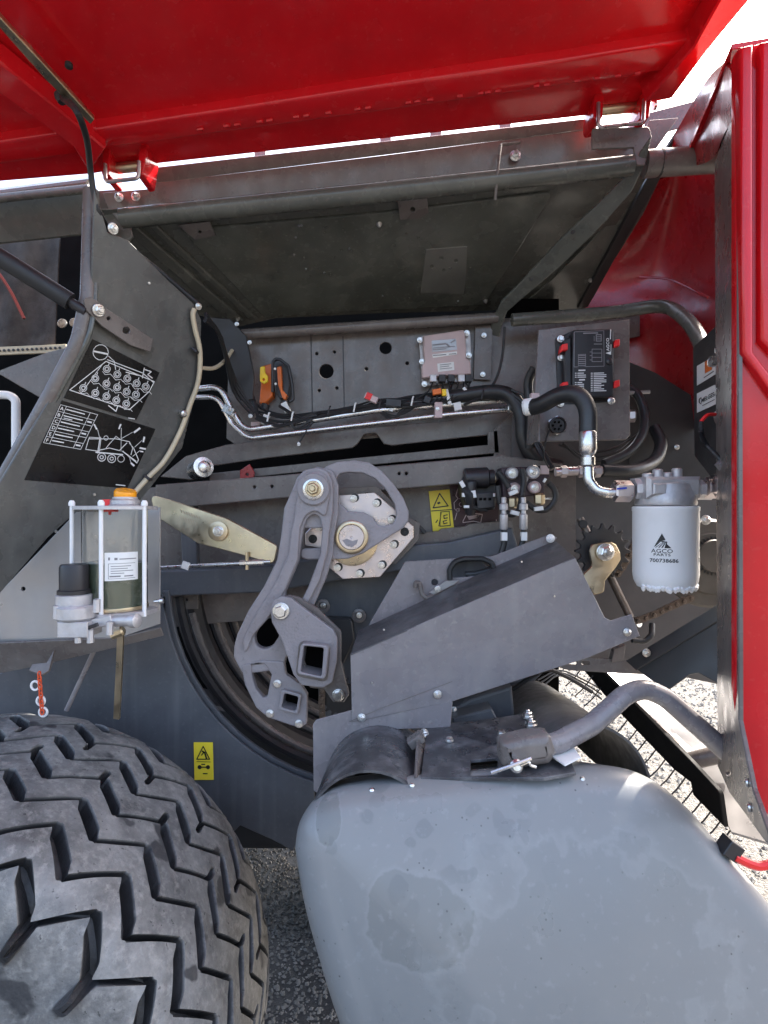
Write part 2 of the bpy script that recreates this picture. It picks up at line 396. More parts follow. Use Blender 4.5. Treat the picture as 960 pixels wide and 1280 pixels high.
# roof rail behind the gap
t = thing('roof_rail', 'folded dark grey rail under the light gap below the red cover', 'rail')
RU = Pl((190, 215, 1.545), (735, 152, 1.545), (480, 193, 1.56))
plate('upper_face', RU, [(192, 210), (480, 177), (738, 148), (740, 161), (480, 194), (194, 229)], .004, M['grey'], t)
RL = Pl((190, 229, 1.56), (735, 161, 1.56), (480, 235, 1.575))
plate('lower_face', RL, [(128, 241), (186, 236), (190, 229), (480, 194), (735, 161), (744, 170), (806, 163), (812, 150), (848, 147), (806, 206), (792, 212), (480, 246), (150, 278), (136, 262)], .004, M['grey'], t)
plate('rail_end', 1.58, [(806, 142), (868, 126), (850, 160), (806, 172)], .004, M['grey'], t)
for q in ((757, 180), (786, 176), (644, 195)): bolt((*q, 1.555), .015, t, M['zinc'])
for q in ((149, 247), (170, 246), (141, 284)): bolt((*q, 1.55), .012, t, M['zinc'])
for q in ((482, 172), (545, 166), (632, 156), (325, 191)): plate('spacer', 1.64, [(q[0]-7, q[1]-5), (q[0]+7, q[1]-7), (q[0]+7, q[1]+9), (q[0]-7, q[1]+11)], .03, M['grey'], t)

# ceiling
CE = Pl((150, 265, 1.57), (800, 198, 1.57), (470, 400, 2.12))
t = thing('roof_sheet', 'dark olive grey sheet roofing the open compartment, water spotted', 'roof sheet')
M['rooftop'] = mat('water spotted roof paint', (.1, .105, .09), .22, var=.25, scale=5, dust=.5, dcol=(.2, .2, .175), dscale=11, rvar=.14, speck=.5, streak=.0, bump=.4, bscale=6)
plate('sheet', CE, [(138, 262), (480, 232), (806, 200), (815, 212), (745, 320), (700, 384), (630, 388), (470, 392), (345, 398), (300, 408), (240, 392), (190, 340), (150, 300), (126, 262)], .004, M['roof'], t)
plate('raised_panel', CE.off(.008), [(226, 288), (480, 266), (690, 240, 10), (686, 252, 10), (606, 382), (480, 388), (330, 397)], .008, M['rooftop'], t, bev=.004, steps=2)
plate('rib', CE.off(.014), [(150, 284), (168, 282), (305, 402), (288, 404)], .014, M['roof'], t, bev=.004)
plate('rib', CE.off(.010), [(185, 284), (196, 283), (322, 400), (313, 401)], .010, M['roof'], t, bev=.004)
plate('clip', CE.off(.022), [(497, 252), (534, 248), (536, 266), (524, 274), (500, 275)], .004, M['grey'], t, holes=((516, 262, 3),))
plate('clip', CE.off(.022), [(222, 282), (262, 278), (270, 295), (244, 300)], .004, M['grey'], t, holes=((250, 290, 2),))
plate('patch_plate', CE.off(.0095), [(532, 312), (584, 308), (583, 345), (580, 368), (526, 366)], .0015, mat('wet patch paint', (.17, .17, .155), .12, var=.2), t, holes=((552, 322, 2.2), (540, 333, 2.2), (555, 338, 2.2), (570, 326, 2.2)))
random.seed(3)
for i in range(34):
    px, py = (random.uniform(280, 620), random.uniform(275, 380)) if i > 20 else (random.uniform(345, 440), random.uniform(280, 350))
    if px > 640-(py-250)*.3 or px < 240+(py-280)*.85: continue
    lathe('rivet', CE.off(.009).at(px, py), CE.n, [(.0042, 0), (.0036, .0022), (.001, .003)], M['roof'] if i % 4 else M['zinc'], t, 8)
for q in ((607, 376), (474, 280), (297, 398)): bolt(CE.off(.012).at(*q), .009, t, M['zinc'], CE.n)
t = thing('roof_side_sheet', 'dark grey sheet beside the curved strap, ending the roof at its right', 'roof sheet')
WG = Pl((812, 222, 1.66), (640, 390, 2.08), (740, 372, 2.05))
plate('sheet', WG, [(815, 214), (826, 222), (804, 268), (765, 330), (742, 372), (730, 388), (640, 392), (690, 350), (760, 280)], .004, M['roof'], t)
plate('edge_fold', WG.off(.012), [(892, 100), (904, 106), (826, 222), (735, 384), (722, 386), (812, 218)], .012, M['dark'], t, bev=.002)
bolt(WG.off(.002).at(738, 350), .008, t, M['zinc'], WG.n); bolt(P(843, 173, 1.6), .008, t, M['zinc'])

# tubes of the roof frame
plate('end_bracket', 1.575, [(120, 238), (152, 236), (166, 296), (150, 312), (134, 290), (122, 262)], .006, M['roof'], t, bev=.002)
t = thing('roof_tube', 'long grey steel tube running under the roof rail across the opening', 'tube')
tube('pipe', [(152, 273, 1.53), (480, 240, 1.52), (790, 207, 1.51)], .0255, M['roof'], t, seg=20)
tube('sleeve', [(806, 205, 1.515), (894, 199, 1.5)], .034, M['grey'], t, seg=20)
for x in (822, 893): tube('ring_seal', [P(x, 204-(x-822)*.07, 1.513), P(x+3, 203.8-(x-822)*.07, 1.513)], .0352, M['rubber'], t, seg=20)
tube('clamp', [(650, 178, 1.545), (626, 181, 1.525), (622, 215, 1.49), (619, 250, 1.52)], .004, M['grey'], t, R=.01, seg=8)
t = thing('curved_strap', 'curved grey strap sweeping from the roof tube down to the lower rail', 'strap')
ST = Pl((800, 165, 1.5), (650, 370, 1.86), (690, 380, 1.9))
plate('strap_plate', 1.49, [(740, 160, 4), (812, 158, 6), (815, 172), (806, 206), (796, 206), (792, 184), (740, 186)], .006, M['grey'], t)
plate('strap_web', Pl((806, 198, 1.49), (640, 385, 1.88), (700, 330, 1.74)), [(814, 172), (807, 205), (790, 240), (757, 278), (700, 334), (655, 372), (634, 390), (627, 408), (622, 440), (613, 442), (614, 405), (626, 378), (650, 354), (700, 300), (755, 248), (785, 218), (797, 196)], .012, M['roof'], t, bev=.004, steps=2)
for q in ((716, 290), (664, 349)): lathe('hole_plug', Pl((806, 198, 1.485), (640, 385, 1.87), (700, 330, 1.735)).at(*q), V((0, -1, -.3)), [(.006, 0), (.005, .004)], M['dark'], t, 10)
t = thing('lower_rail_tube', 'straight grey tube across the compartment just below the roof sheet', 'tube')
tube('pipe', [(303, 418, 1.93), (622, 397, 1.93)], .0175, M['grey'], t, seg=14)
t = thing('bent_rail_tube', 'grey tube bending down at its right end behind the fuse box', 'tube')
tube('pipe', [(640, 400, 1.86), (760, 391, 1.86), (826, 383, 1.80), (856, 398, 1.68), (874, 424, 1.57), (884, 448, 1.5)], .021, M['roof'], t, seg=16)

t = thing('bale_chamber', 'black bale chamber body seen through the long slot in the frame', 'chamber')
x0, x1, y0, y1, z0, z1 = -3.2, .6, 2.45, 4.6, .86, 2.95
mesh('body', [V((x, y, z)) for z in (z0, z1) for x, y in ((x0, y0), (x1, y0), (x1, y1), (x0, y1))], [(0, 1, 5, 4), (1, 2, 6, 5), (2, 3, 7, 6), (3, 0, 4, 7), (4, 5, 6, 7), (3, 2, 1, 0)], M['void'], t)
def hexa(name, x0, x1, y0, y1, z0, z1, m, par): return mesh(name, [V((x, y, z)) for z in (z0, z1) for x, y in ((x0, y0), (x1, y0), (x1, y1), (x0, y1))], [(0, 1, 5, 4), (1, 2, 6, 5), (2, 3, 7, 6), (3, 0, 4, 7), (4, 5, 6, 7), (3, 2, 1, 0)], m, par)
hexa('sun_block_wall', .46, .615, 2.0, 2.449, .92, 2.5, M['void'], t)  # unseen wall added to keep sun off the guide bars
hexa('sun_block_box', -.1, .46, 1.96, 2.449, .42, 1.08, M['void'], t)  # hidden box added to block sun from the near ground
# ================================================================ machine frame
t = frame = thing('machine_frame', 'dark grey welded machine frame with holed back panel and long slot', 'frame')
plate('back_panel', 1.97, [(286, 430), (300, 422), (655, 396), (800, 386), (800, 420), (700, 440), (700, 520), (640, 535), (300, 560), (283, 548)], .006, M['grey'], t, holes=((408, 464, 9), (482, 435, 7.6), (396, 442, 2), (418, 440, 2), (399, 488, 2), (421, 485, 2), (509, 454, 2.2), (458, 461, 2.2)))
for x in (388, 428): plate('panel_seam', 1.968, [(x, 420), (x+1.2, 420), (x+3.2, 524), (x+2, 524)], .002, M['dark'], t, bev=.0004)
plate('mounting_strip', 1.955, [(594, 408), (616, 406), (614, 475), (592, 474)], .004, M['grey'], t)
for q in ((605, 419), (603.5, 468)): bolt((*q, 1.948), .009, t, M['zinc'])
plate('slotted_sill', 1.93, [(200, 596), (232, 570), (282, 556), (440, 536), (560, 526), (640, 512), (664, 506, 8), (666, 540), (650, 540), (560, 549), (490, 557), (480, 555), (470, 541, 5), (455, 543, 5), (446, 556), (440, 560), (330, 573), (262, 583), (240, 600)], .012, M['grey'], t, bev=.003, steps=2)
plate('slot_lip', 1.9, [(262, 592), (440, 573), (610, 556), (610, 540), (622, 538), (624, 566), (440, 583), (262, 602)], .01, M['grey'], t)
plate('frame_corner', 1.90, [(616, 538), (640, 516), (652, 508, 6), (668, 512), (662, 540), (676, 566), (705, 582), (700, 592), (640, 592), (618, 580)], .012, M['grey'], t, bev=.003)
plate('upper_beam', 1.76, [(194, 606), (350, 594), (480, 582), (628, 569), (705, 580), (690, 588), (628, 600), (480, 613), (350, 623), (194, 637)], .05, M['grey'], t, bev=.004, steps=2, holes=((340, 608, 1.6), (318, 609, 1.6), (508, 592, 1.8), (499, 592, 1.6)))
plate('recessed_panel', 1.87, [(150, 610), (480, 605), (720, 585), (720, 720), (480, 760), (150, 790)], .006, M['grey'], t)
plate('panel_fold', 1.80, [(505, 668), (548, 664), (552, 661), (582, 658), (586, 655), (640, 650), (648, 690), (520, 704), (498, 706)], .03, M['grey'], t)
plate('lower_beam', 1.73, [(150, 716), (330, 708), (480, 684), (560, 678), (640, 660), (650, 690), (520, 710), (330, 741), (240, 744), (150, 748)], .06, M['blue'], t, bev=.005, steps=2)
plate('upright', 1.79, [(224, 622), (243, 620), (247, 716), (228, 720)], .03, M['blue'], t, bev=.003)
plate('bracket_strap', 1.78, [(516, 652), (519, 650), (533, 664), (530, 668)], .02, M['dark'], t)
plate('rear_bulkhead', 1.88, [(640, 520), (920, 520), (920, 860), (800, 835), (740, 838), (702, 812), (640, 760), (560, 720), (600, 650), (640, 600)], .006, M['dark'] if 0 else mat('dark bulkhead paint', (.1, .095, .095), .45, var=.2, dust=.2, dcol=(.1, .1, .1)), t, holes=((683, 664, 5), (800, 780, 4)))  # even dark grey base with a little dust
plate('lower_plate', 1.80, [(380, 700), (500, 690), (600, 700), (720, 800), (640, 880), (600, 930), (400, 940), (395, 760)], .01, M['blue'], t, bev=.003)
for q in ((404, 757), (449, 769)):
    lathe('flange_ring', P(*q, 1.785), (0, -1, 0), [(.022, 0), (.022, .012), (.014, .014), (.013, .008), (.004, .008)], M['grey'], t, 18); bolt((*q, 1.775), .009, t, M['zinc'])
plate('black_cap', 1.74, [(404, 772, 8), (440, 774, 8), (443, 800), (430, 830), (400, 820)], .04, M['dark'], t, bev=.004)
lathe('end_roller', P(252, 585, 1.86), V((.75, -1, .12)), [(.03, -.06), (.033, 0), (.033, .02), (.02, .022), (.02, .03), (.012, .034)], M['zinc'], t, 20)
plate('fixing_lug', 1.86, [(300, 588), (312, 580), (318, 590), (316, 604), (300, 606)], .01, M['redin'], t, holes=((309, 593, 2),))
plate('corner_gusset', 1.86, [(288, 398), (308, 420), (318, 470), (316, 500), (296, 500), (284, 440), (262, 396)], .01, M['dark'], t, bev=.003)
for (a, b_) in ((296, 405), (312, 428), (313, 520)): bolt((a, b_, 1.85), .007, t, M['zinc'])

# red inner hood at the right, behind
t = thing('inner_red_hood', 'dark red curved hood in the shade behind the bent tube', 'hood')
HD = Pl((735, 370, 2.1), (812, 222, 1.75), (905, 300, 1.5))
hv, hf = [], []
rows = [[(818, 216), (850, 198), (896, 190)], [(782, 275), (840, 262), (902, 258)], [(750, 335), (825, 345), (906, 352)], [(732, 385), (820, 392), (906, 412)], [(738, 420), (820, 450), (908, 470)], [(760, 500), (830, 530), (910, 540)]]
dep = [(1.72, 1.72, 1.5), (1.9, 1.86, 1.58), (2.06, 1.98, 1.66), (2.1, 1.95, 1.64), (2.05, 1.95, 1.62), (2.05, 1.95, 1.64)]
for r_, d_ in zip(rows, dep):
    hv += [P(*a, b_) for a, b_ in zip(spline([V((*q, 0)) for q in r_], 6), [0]*0)] if 0 else []
    pts = spline([P(*q, dd) for q, dd in zip(r_, d_)], 6); hv += pts
n_ = 13
hs = []
for j in range(n_):
    hs.append(spline([hv[i*n_+j] for i in range(len(rows))], 5))
m_ = len(hs[0]); hv = [p for c_ in hs for p in c_]
hf = [(j*m_+i, (j+1)*m_+i, (j+1)*m_+i+1, j*m_+i+1) for j in range(n_-1) for i in range(m_-1)]
b0 = len(hv); hv2 = hv+[p+V((.0, .012, .004)) for p in hv]
hf2 = hf+[tuple(b0+i for i in f[::-1]) for f in hf]
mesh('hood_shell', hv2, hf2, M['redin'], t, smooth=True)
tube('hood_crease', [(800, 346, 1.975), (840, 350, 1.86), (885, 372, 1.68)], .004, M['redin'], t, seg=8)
t = thing('dark_side_panel', 'black sheet panel between fuse box and labelled bulkhead', 'panel')
plate('sheet', 1.8, [(786, 452), (820, 466), (905, 520), (905, 610), (786, 606)], .006, M['dark'], t)
bolt((846, 559, 1.79), .008, t, M['zinc'])

# ================================================================ right hand: labelled bulkhead, red front cover
BK = Pl((868, 430, 1.5), (912, 402, 1.3), (868, 560, 1.5))
t = thing('label_bulkhead', 'black bulkhead bearing two white labels and an amber lens', 'bulkhead')
plate('sheet', BK, [(866, 434), (905, 398), (940, 380), (940, 620), (905, 618), (868, 570)], .005, M['dark'], t)
st = plate('label', BK.off(.002), [(871, 457.5), (893, 445), (897, 453), (897, 466), (871, 482)], .0015, M['sticker'], t, bev=.0003)
strokes('emblem', BK.off(.003), [('f', [(881, 452), (889, 448), (890, 462), (881, 467)])], 1, M['orange'], st)
strokes('caption', BK.off(.0032), [('l', [(880, 472), (892, 464)], .9)], 1, M['ink'], st)
st = plate('label', BK.off(.002), [(871, 492), (893, 481), (897, 484), (899, 503), (871, 516)], .0015, M['sticker'], t, bev=.0003)
text('lettering', 'MELGESA', BK.off(.003), 876.5, 503.5, 5.4, M['ink'], st, (892, 495.5), sx=1.45, bold=.8)
strokes('caption', BK.off(.003), [('l', [(878, 507), (893, 499.5)], .8), ('l', [(876.5, 497), (874, 499), (874, 503), (876.5, 505)], 1)], 1, M['ink'], st)
plate('amber_reflector', BK.off(.006), [(899.5, 452), (908, 447), (908, 477), (900, 480)], .004, M['amber'], t)
for q in ((900, 437), (900.5, 489)):
    plate('bolt_pad', BK.off(.012), [(q[0]-7, q[1]-11), (q[0]+10, q[1]-19), (q[0]+12, q[1]+5), (q[0]-4, q[1]+12)], .01, M['blackp'], t)
    lathe('screw_head', BK.off(.012).at(*q), BK.n, [(.011, 0), (.011, .004), (.008, .009), (.003, .01)], M['zinc'], t, 14)
t = thing('sensor', 'steel sensor plug with red wire in black corrugated sleeve', 'sensor')
lathe('plug_body', P(895, 522, 1.32), V((1, -.1, .12)), [(.012, 0), (.016, .002), (.016, .016), (.02, .018), (.02, .05)], M['steel'], t, 12)
tube('red_wire', [(894, 518, 1.31), (884, 519, 1.30), (876, 527, 1.30)], .0042, M['redp'], t, seg=8)
cs = fillet_path([P(876, 527, 1.3), P(877, 550, 1.3), P(906, 580, 1.27)], .06, 8)
cs = spline(cs, 6); v, f = sweep(cs, [.0058 if i % 2 else .0048 for i in range(len(cs))], 10)
mesh('corrugated_sleeve', v, f, M['blackp'], t)
box('connector', (908, 583, 1.265), (.026, .02, .035), M['greyl'], t, rz(-42))

t = thing('red_front_cover', 'bright red body cover standing open at the right edge with grey edge plate', 'cover')
LP = Pl((896, 400, 1.32), (921, 400, 1.08), (896, 800, 1.32))
plate('edge_plate', LP, [(893, 205), (905, 165), (921, 140), (923, 900), (940, 985), (963, 1050), (960, 1058), (927, 1012), (912, 992), (897, 958)], .008, M['grey'], t, holes=((910, 966, 3), ), bev=.002)
RF = Pl((921, 400, 1.08), (1100, 400, 1.04), (921, 800, 1.08))
plate('outer_skin', RF, [(920, 62, 6), (960, 50), (1900, -120), (1900, 1150), (975, 1080), (962, 1052), (944, 990), (930, 935), (920, 862)], .02, M['red'], t, bev=.006, steps=3, smooth=True, )
plate('bounce_block', RF.off(-.024), [(924, 80), (1880, -80), (1880, 1120), (970, 1060), (936, 940), (924, 862)], .006, M['dark'], t)  # unseen dark sheet added to stop red bounce from the skin's back
plate('raised_rib', RF.off(.02), [(925, 58), (942, 54), (942, 440), (970, 476), (970, 500), (928, 440)], .02, M['red'], t, bev=.006, steps=3, smooth=True)
plate('raised_rib', RF.off(.02), [(951, 52), (1150, 20), (1150, 560), (1000, 478), (951, 424)], .02, M['red'], t, bev=.006, steps=3, smooth=True)
plate('hood_shade_sheet', Pl((915, 60, 1.1), (1150, 22, 1.06), P(915, 60, 1.1)+V((0, .5, .05))), [(915, 62), (1900, -100), (1350, 190), (860, 190)], .01, M['red'], t)  # added top sheet that shades the hood from the sun
cr_ = [(921, 120, 1.08), (917, 96, 1.1), (906, 82, 1.16), (890, 92, 1.26), (872, 118, 1.38), (848, 160, 1.52), (822, 214, 1.66)]
cp = spline([P(*q) for q in cr_], 5); lo_ = spline([P(*q) for q in ((921, 150, 1.1), (917, 152, 1.13), (906, 166, 1.2), (893, 195, 1.32), (880, 204, 1.42), (860, 210, 1.54), (822, 226, 1.68))], 5)
vs = cp+lo_; n_ = len(cp); vs = vs+[p+V((.006, .0, .008)) for p in vs]
fs = [(i, i+1, n_+i+1, n_+i) for i in range(n_-1)]; fs += [tuple(2*n_+k for k in f[::-1]) for f in fs]+[(i+1, i, 2*n_+i, 2*n_+i+1) for i in range(n_-1)]
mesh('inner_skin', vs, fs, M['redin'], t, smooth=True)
for q in ((934, 978), (937, 1009)): lathe('rivet', LP.off(.001).at(*q), LP.n, [(.008, 0), (.007, .003), (.002, .005)], M['zinc'], t, 12)
lathe('grommet', RF.off(.001).at(957, 1024), (0, -1, 0), [(.012, 0), (.012, .006), (.006, .006), (.005, .002)], M['zinc'], t, 14)
lathe('edge_bolt', P(893, 452, 1.3), (-1, 0, 0), [(.012, 0), (.012, .01), (.006, .012)], M['zinc'], t, 12)

# ================================================================ left: sign plate
M['plate'] = mat('dark olive grey paint', (.088, .088, .083), .28, var=.16, dust=.3, dcol=(.17, .17, .155), dscale=12, speck=.3, streak=.35, bump=.35, bscale=5)
SP = Pl((110, 420, 1.30), (245, 420, 1.50), (60, 600, 1.30))
t = thing('sign_plate', 'big slanted grey side plate carrying two black diagram decals', 'plate')
plate('sheet', SP, [(118, 236), (135, 290), (160, 300), (212, 352), (243, 380, 6), (252, 400), (250, 470), (228, 560), (172, 630), (150, 640), (96, 640), (60, 672), (0, 742), (-60, 800), (-60, 700), (0, 602), (62, 498), (112, 405), (116, 300)], .005, M['plate'], t, bev=.002)
tube('rolled_edge', [P(114, 238, 1.30), P(112, 300, 1.30), P(110, 372, 1.29), P(98, 428, 1.28), P(60, 500, 1.28), P(0, 608, 1.27), P(-60, 712, 1.26)], .017, M['grey'], t, R=.12, seg=14)
tube('inner_bead', [P(121, 240, 1.30), P(120, 300, 1.30), P(119, 380, 1.29), P(112, 420, 1.28), P(62, 512, 1.28), P(0, 620, 1.27), P(-60, 722, 1.26)], .006, M['roof'], t, R=.12, seg=8)
sb = plate('stay_bracket', SP.off(.02), [(104, 372, 5), (116, 372, 5), (134, 386), (192, 424), (188, 440), (164, 432), (128, 408), (108, 388, 5)], .006, M['grey'], t, holes=((158, 413, 4.5), (136, 398, 2.4)))
bolt(SP.off(.024).at(123, 388), .014, t, M['zinc'], SP.n); bolt(SP.off(.004).at(141, 286), .012, t, M['zinc'], SP.n); bolt(SP.off(.004).at(248, 383), .009, t, M['zinc'], SP.n)
for q in ((186, 354), (118, 618), (70, 664)): lathe('rivet', SP.off(.001).at(*q), SP.n, [(.004, 0), (.003, .003)], M['zinc'], t, 8)
c7 = T(20, 410, 4.8)
def c7i(items):
    o = []
    for it in items:
        if it[0] in 'lf': o.append((it[0], c7(it[1])) + tuple(it[2:]))
        else: p = c7([(it[1], it[2])])[0]; o.append((it[0], *p, it[3]/4.8) + tuple(it[4:]))
    return o
d1 = plate('upper_decal', SP.off(.0015), c7([(460, 66), (862, 268), (722, 552), (288, 420)]), .001, M['decal'], t, bev=.0002)
it = [('c', 508, 146, 46, .9), ('l', [(555, 168), (590, 200), (598, 250)], .9), ('l', [(470, 140), (548, 156)], 2.2), ('l', [(540, 200), (830, 322), (800, 380), (680, 490), (322, 372), (540, 200)], 1.0), ('l', [(548, 190), (760, 270), (828, 330)], 1), ('l', [(520, 215), (392, 390)], .7), ('l', [(660, 265), (740, 285)], 1.3), ('l', [(770, 240), (758, 300)], 1), ('l', [(775, 250), (812, 262), (790, 280), (818, 300)], 1.2), ('l', [(555, 465), (600, 500), (610, 470)], 1.2), ('l', [(675, 540), (712, 546)], 1)]
for x, y in ((545, 246), (608, 278), (668, 303), (724, 332), (778, 352), (476, 302), (543, 334), (607, 356), (664, 382), (720, 400), (404, 360), (476, 390), (543, 410), (602, 434), (662, 455)):
    it += [('c', x, y, 21, .8), ('c', x, y, 11, 1.5), ('l', [(x-26, y+14), (x-10, y+34), (x+22, y+30), (x+36, y+46)], .6), ('l', [(x+8, y-18), (x+14, y-34)], .9)]
strokes('drawing', SP.off(.0018), c7i(it), .8, M['wink'], d1)
d2 = plate('lower_decal', SP.off(.0015), c7([(276, 434), (838, 606), (668, 962), (50, 912)]), .001, M['decal'], t, bev=.0002)
it = []
A0, A1, B0, B1 = V((268, 460)), V((490, 520)), V((165, 688)), V((388, 728))
for k in range(7):
    q = k/6; it.append(('l', [tuple(A0.lerp(B0, q)), tuple(A1.lerp(B1, q))], .6))
for u_ in (0, .16, .8, 1): it.append(('l', [tuple(A0.lerp(A1, u_)), tuple(B0.lerp(B1, u_))], .6))
for k in range(6):
    a = A0.lerp(B0, (k+.45)/6); bq = A1.lerp(B1, (k+.45)/6); d = bq-a
    L_ = (.48, .5, .5, .42, .46, .3)[k]; it.append(('l', [tuple(a+d*.2), tuple(a+d*(.2+L_))], 1.3))
    if k == 1: it.append(('l', [tuple(a+d*.2+V((0, 14))), tuple(a+d*.42+V((0, 14)))], 1.0))
    if k in (1, 3, 5): it.append(('l', [tuple(a+d*.84), tuple(a+d*.94)], 2))
it += [('l', [(418, 728), (440, 655), (510, 660), (500, 740), (418, 728)], .8), ('l', [(505, 655), (490, 750)], 1.2), ('l', [(440, 665), (600, 665), (680, 682), (700, 720), (690, 760)], .9), ('c', 540, 660, 13, .8), ('l', [(540, 720), (600, 650), (625, 668)], .8), ('l', [(490, 735), (560, 720), (620, 735), (665, 690)], 1.0), ('c', 514, 775, 24, 1), ('c', 514, 775, 10, 1.2), ('c', 574, 784, 24, 1), ('c', 574, 784, 10, 1.2), ('c', 630, 785, 20, .8), ('l', [(680, 690), (705, 720), (735, 790), (725, 810), (670, 765)], 1), ('l', [(640, 740), (720, 800)], 1.4), ('l', [(480, 745), (640, 760)], 1.6),
  ('l', [(490, 610), (502, 660)], .6), ('l', [(632, 600), (630, 740)], .6), ('l', [(700, 625), (630, 665)], .6), ('l', [(755, 675), (712, 715)], .6), ('l', [(745, 735), (700, 770)], .6), ('l', [(690, 810), (680, 770)], .6),
  ('l', [(470, 580), (484, 606)], 2), ('l', [(628, 580), (618, 604)], 2), ('l', [(742, 602), (710, 626)], 2.4), ('l', [(770, 655), (764, 682)], 2.2), ('l', [(745, 720), (776, 726)], 2.2), ('l', [(762, 742), (748, 740)], 1.6), ('l', [(692, 812), (708, 826)], 2.2), ('l', [(600, 940), (655, 946)], 1.2)]
strokes('drawing', SP.off(.0018), c7i(it), .8, M['wink'], d2)
for k, ch in enumerate('ABCDEF'):
    a = A0.lerp(B0, (k+.72)/6)+V((8, 3)); bq = a+(A1-A0); q = c7([tuple(a), tuple(bq)])
    text('lettering', ch, SP.off(.0018), *q[0], 4.4, M['wink'], d2, q[1], bold=.6)

t = thing('gas_strut', 'black gas strut slanting in from the left onto the sign plate', 'strut')
tube('cylinder', [(-60, 287, 1.2), (0, 322, 1.23), (88, 377, 1.27)], .0195, M['rubber'], t, seg=16)
tube('piston_rod', [(84, 375, 1.268), (108, 390, 1.275)], .011, M['blackp'], t, seg=12)
t = thing('grease_feed_hose', 'cream coloured thin hose running down the sign plate to the orange cap', 'hose')
tube('hose', [SP.off(.012).at(*q) for q in ((243, 386), (241, 394), (244, 412), (250, 440), (248, 475), (238, 505), (225, 540), (206, 575), (186, 596), (168, 616))], .0065, M['cream'], t, seg=10)
for q in ((244, 438), (185, 597)): box('clip', SP.off(.012).at(*q), (.018, .018, .007), M['blackp'], t, rz(40))
lathe('fixing_screw', SP.off(.012).at(229, 517), SP.n, [(.009, -.01), (.009, .006), (.005, .009)], M['zinc'], t, 10)
t = thing('cover_cable', 'thin black cable hanging from the red cover past the left hinge', 'cable')
tube('cable', [DR.off(.06).at(77, 122), P(95, 138, 1.12), P(108, 172, 1.18), P(113, 212, 1.24), P(118, 245, 1.26), P(127, 272, 1.28), P(146, 300, 1.42), P(178, 322, 1.44), P(215, 352, 1.47), P(250, 382, 1.5)], .0065, M['rubber'], t, seg=10)
lathe('cable_gland', DR.off(.056).at(77, 120), DR.n, [(.015, 0), (.013, .008), (.007, .018)], M['rubber'], t, 14)

# left background behind the strut
t = thing('roof_box_beam', 'dark grey roof beam at upper left, left of the sign plate', 'beam')
plate('face', Pl((0, 245, 1.62), (105, 232, 1.62), (50, 300, 1.7)), [(-100, 250), (0, 238), (110, 224), (112, 294), (0, 306), (-100, 314)], .05, M['roof'], t, bev=.006)
tube('upper_bead', [(-100, 262, 1.6), (0, 248, 1.6), (112, 236, 1.6)], .012, M['roof'], t, seg=10)
t = thing('rubber_curtain', 'brown black rubber curtain with a perforated hem behind the strut', 'curtain')
M['curtain'] = mat('worn curtain fabric', (.05, .04, .036), .75, var=.5, scale=10, bump=.5, bscale=300, dust=.5, dcol=(.13, .12, .11), dscale=12)
cv, cf = [], []
for i in range(15):
    for j in range(9):
        px = -60+i*9.6+random.uniform(-.5, .5); py = 296+j*17.8; cv.append(P(px-j*.8*(i/14), py, 1.86+.012*math.sin(i*1.1+j*.4)))
cf = [(i*9+j, (i+1)*9+j, (i+1)*9+j+1, i*9+j+1) for i in range(14) for j in range(8)]
b0 = len(cv); cf += [tuple(b0+k for k in f[::-1]) for f in cf]; cv += [p+V((0, .006, 0)) for p in cv]
mesh('fabric', cv, cf, M['curtain'], t, smooth=True)
plate('hem', 1.84, [(-60, 436), (82, 430), (84, 440), (-60, 446)], .008, M['cream'], t)
for i in range(16): lathe('hem_eyelet', P(-12+i*5.8, 439-i*.27, 1.836), (0, -1, 0), [(.0045, 0), (.0045, .002), (.002, .003)], M['dark'], t, 8)
tube('red_cord', [(-10, 330, 1.83), (12, 362, 1.83), (30, 398, 1.83)], .005, mat('faded red cord', (.22, .035, .025), .7), t, seg=6)
for q in ((60, 405), (79, 405), (94, 404)): lathe('ring', P(*q, 1.95), (0, -1, 0), [(.011, 0), (.016, .004), (.016, .008), (.011, .01)], M['zinc'], t, 14)
t = thing('triangular_gusset', 'grey triangular gusset plate left of the decals', 'plate')
plate('sheet', 1.62, [(-40, 478), (60, 440), (102, 430), (78, 510), (55, 500), (0, 468)], .006, M['grey'], t)
t = thing('bent_light_rail', 'pale bent rod forming a corner at the left edge', 'rod')
tube('rod', [(-40, 492, 1.5), (12, 494, 1.5), (20, 500, 1.5), (20, 575, 1.5)], .011, M['white'], t, R=.03, seg=10)
# ================================================================ left lower: panels, grease unit
t = thing('pale_side_panel', 'pale zinc coloured side panel left of the grease reservoir', 'panel')
plate('sheet', 1.42, [(-80, 830), (-60, 780), (0, 740), (88, 648), (100, 634), (200, 634), (200, 780), (150, 797), (0, 803)], .005, M['galv'], t, bev=.001, holes=((29, 736, 2.6),))
t = thing('lower_skirt', 'dark grey skirt strip under the pale side panel', 'skirt')
plate('sheet', Pl((0, 805, 1.40), (150, 797, 1.42), (60, 835, 1.44)), [(-80, 806), (0, 804), (150, 797), (200, 785), (204, 795), (60, 830), (0, 842), (-80, 858)], .006, M['grey'], t)
t = side = thing('curved_side_sheet', 'dark blue grey side sheet cut in a big curve behind the tyre', 'sheet')
arc = []
for k in range(15):
    a = math.radians(176-k*6.3); arc.append((472+270*math.cos(a), 720+270*math.sin(a)))
plate('sheet', 1.66, [(-80, 850), (0, 842), (205, 745)] + arc + [(393, 990), (395, 1012), (366, 1064), (340, 1050), (300, 1032), (200, 1130), (-80, 1130)], .008, M['blue'], t, bev=.002)
arc2 = [(472+262*math.cos(math.radians(176-k*6.3)), 720+262*math.sin(math.radians(176-k*6.3))) for k in range(15)]
